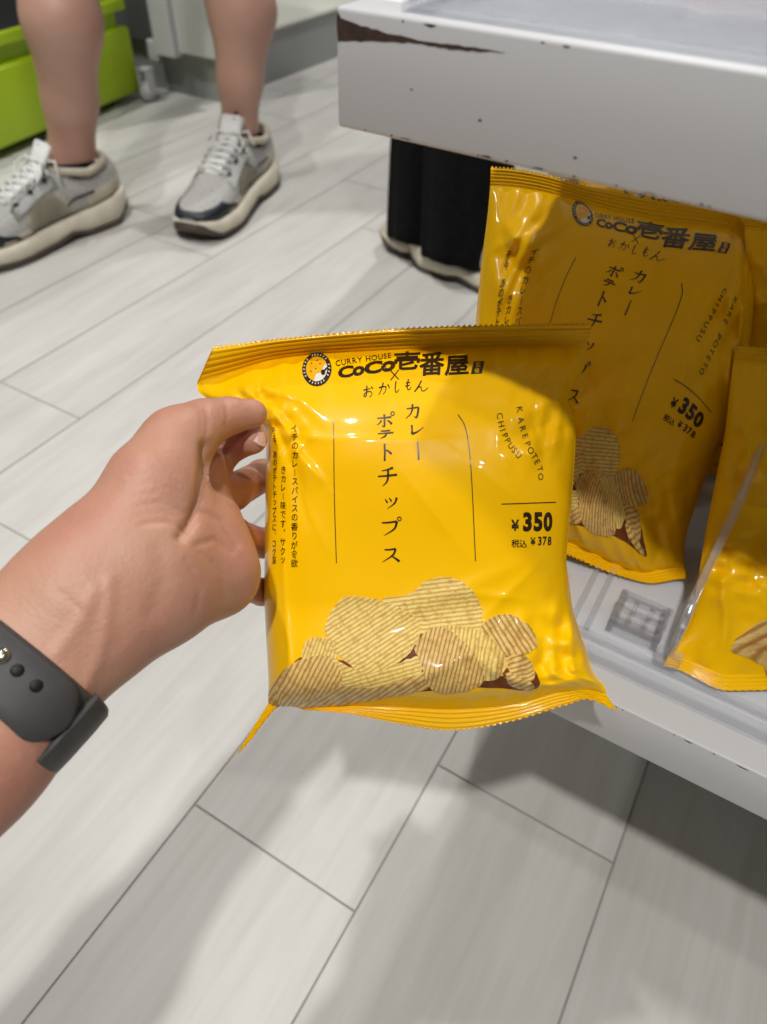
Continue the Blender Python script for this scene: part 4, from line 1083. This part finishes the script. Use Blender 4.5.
# ------------------------------------------------------------------ fixtures across the aisle
def build_bin():
    A = np.array([-1.591, 1.022]); B = np.array([-1.664, 1.566]); dr = (B-A)/np.linalg.norm(B-A)
    t = thing('bin', 'lime green plastic bin with a stepped rim, behind the bare legs', 'bin', (-1.66, 1.53, .0))
    M = Matrix.Translation((-1.646, 1.53, 0)) @ Matrix.Rotation(math.atan2(dr[1], dr[0])-PI/2, 4, 'Z')   # y along the front, -x into the bin
    bm = bmesh.new(); box(bm, -.42, 0, -1.2, 0, .022, .168, .008, M, 3); bmobj('body', bm, GREEN, t, True)
    bm = bmesh.new(); box(bm, -.40, -.022, -1.18, -.02, .166, .205, .004, M); bmobj('neck', bm, GREEN, t)
    bm = bmesh.new()
    box(bm, -.015, .0, -1.2, 0, .203, .226, .003, M); box(bm, -.42, -.405, -1.2, 0, .203, .226, .003, M); box(bm, -.404, -.016, -.015, 0, .203, .226, .003, M); box(bm, -.404, -.016, -1.2, -1.185, .203, .226, .003, M)
    bmobj('rim', bm, GREEN, t)
    bm = bmesh.new(); box(bm, -.40, -.02, -1.18, -.02, .2055, .212, 0, M); tag(bmobj('dark_inside', bm, BLACK, t), 'black sheet standing in for the dark inside of the bin')  # flat black painted in for the dark interior of the open bin
    bm = bmesh.new(); box(bm, -.38, -.05, -1.15, -.06, .0, .023, 0, M); tag(bmobj('gap_shade', bm, BLACK, t), 'black block standing in for the shade under the bin')  # solid black put where the gap below the bin lies in shadow
build_bin()
px_ = on_z(265, 85, 0)[0]
ptop = on_x(265, 27, px_)[2]
def build_plinth():
    t = thing('plinth', 'grey store plinth with pale top running along the aisle', 'plinth', (px_, 1.63, 0))
    bm = bmesh.new(); box(bm, -2.6, px_, 1.63, 4.2, 0, ptop-.012, .002); bmobj('body', bm, GREY_MID, t)
    bm = bmesh.new(); box(bm, -2.61, px_+.008, 1.62, 4.2, ptop-.012, ptop, .003); bmobj('top', bm, CREAM_TOP, t)
build_plinth()
def build_rack():
    y = 1.60; z = on_y(200, 57, y)[2]
    t = thing('display_rack', 'white steel rack with grey panel standing beside the green bin', 'rack', (-1.62, y, z))
    x1 = on_y(217, 40, y)[0]; x0 = on_y(176, 40, y)[0]; x2 = on_y(157, 40, y)[0]; x3 = on_y(124, 20, y)[0]
    bm = bmesh.new(); box(bm, x0+.002, x1, y, y+.0195, z, .9, .002); bmobj('end_panel', bm, WHITE_PAINT, t)
    bm = bmesh.new(); box(bm, x2, x0, y-.015, y+.0195, z-.012, .9, .004); bmobj('post', bm, WHITE_PAINT, t)
    bm = bmesh.new(); box(bm, x3-.3, x2-.002, y+.006, y+.0195, z+.01, .9, .002); tag(bmobj('back_panel', bm, GREY_DK, t), 'dark grey panel')
    bm = bmesh.new(); box(bm, x2-.03, x2-.0005, y-.012, y+.0055, z-.03, z+.02, .004); bmobj('bracket', bm, WHITE_PAINT, t)
build_rack()
def build_caster():
    p = on_z(148, 92, .022)
    t = thing('caster', 'small white caster wheel on the floor beside the green bin', 'wheel', (p[0], p[1], 0))
    bm = bmesh.new(); tube(bm, [(p[0]-.012, p[1], .024), (p[0]+.012, p[1], .024)], .024, 24)
    bmesh.ops.bevel(bm, geom=[e for e in bm.edges if len(e.link_faces) == 2 and any(len(f.verts) > 4 for f in e.link_faces)], offset=.004, segments=2, affect='EDGES')
    bmobj('wheel', bm, WHITE_PAINT, t, True)
    bm = bmesh.new(); box(bm, p[0]-.018, p[0]-.0135, p[1]-.012, p[1]+.012, .02, .075, .001); box(bm, p[0]+.0135, p[0]+.018, p[1]-.012, p[1]+.012, .02, .075, .001); box(bm, p[0]-.018, p[0]+.018, p[1]-.014, p[1]+.014, .0755, .08, .001)
    bmobj('fork', bm, WHITE_PAINT, t)
build_caster()

# ------------------------------------------------------------------ light
def lamp(name, loc, target, watts, size, col=(1, .985, .965), cone=0):
    l = bpy.data.lights.new(name, 'SPOT' if cone else 'AREA'); l.energy = watts; l.color = col
    if cone: l.spot_size = math.radians(cone); l.spot_blend = .7; l.shadow_soft_size = size/2
    else: l.shape = 'DISK'; l.size = size
    o = bpy.data.objects.new(name, l); COL.objects.link(o); o.location = loc
    o.rotation_euler = (Vector(target)-Vector(loc)).to_track_quat('-Z', 'Y').to_euler()
lamp('ceiling_spot', (.12, -.62, 2.5), (-.1, .3, .2), 30, .09)
lamp('ceiling_spot', (-.75, .25, 2.55), (-.3, .25, .2), 19, .09)
lamp('ceiling_spot', (-1.9, .5, 2.6), (-1.25, 1.0, 0), 95, .12, cone=62)
lamp('ceiling_spot', (-.9, 3.0, 2.6), (-1.0, 2.0, 0), 34, .12)
lamp('ceiling_spot', (.9, -.2, 2.5), (0, .1, 0), 6, .09)
w = bpy.data.worlds.new('world'); SC.world = w; w.use_nodes = True
bg = w.node_tree.nodes['Background']; bg.inputs[0].default_value = (.97, .985, 1, 1); bg.inputs[1].default_value = .08
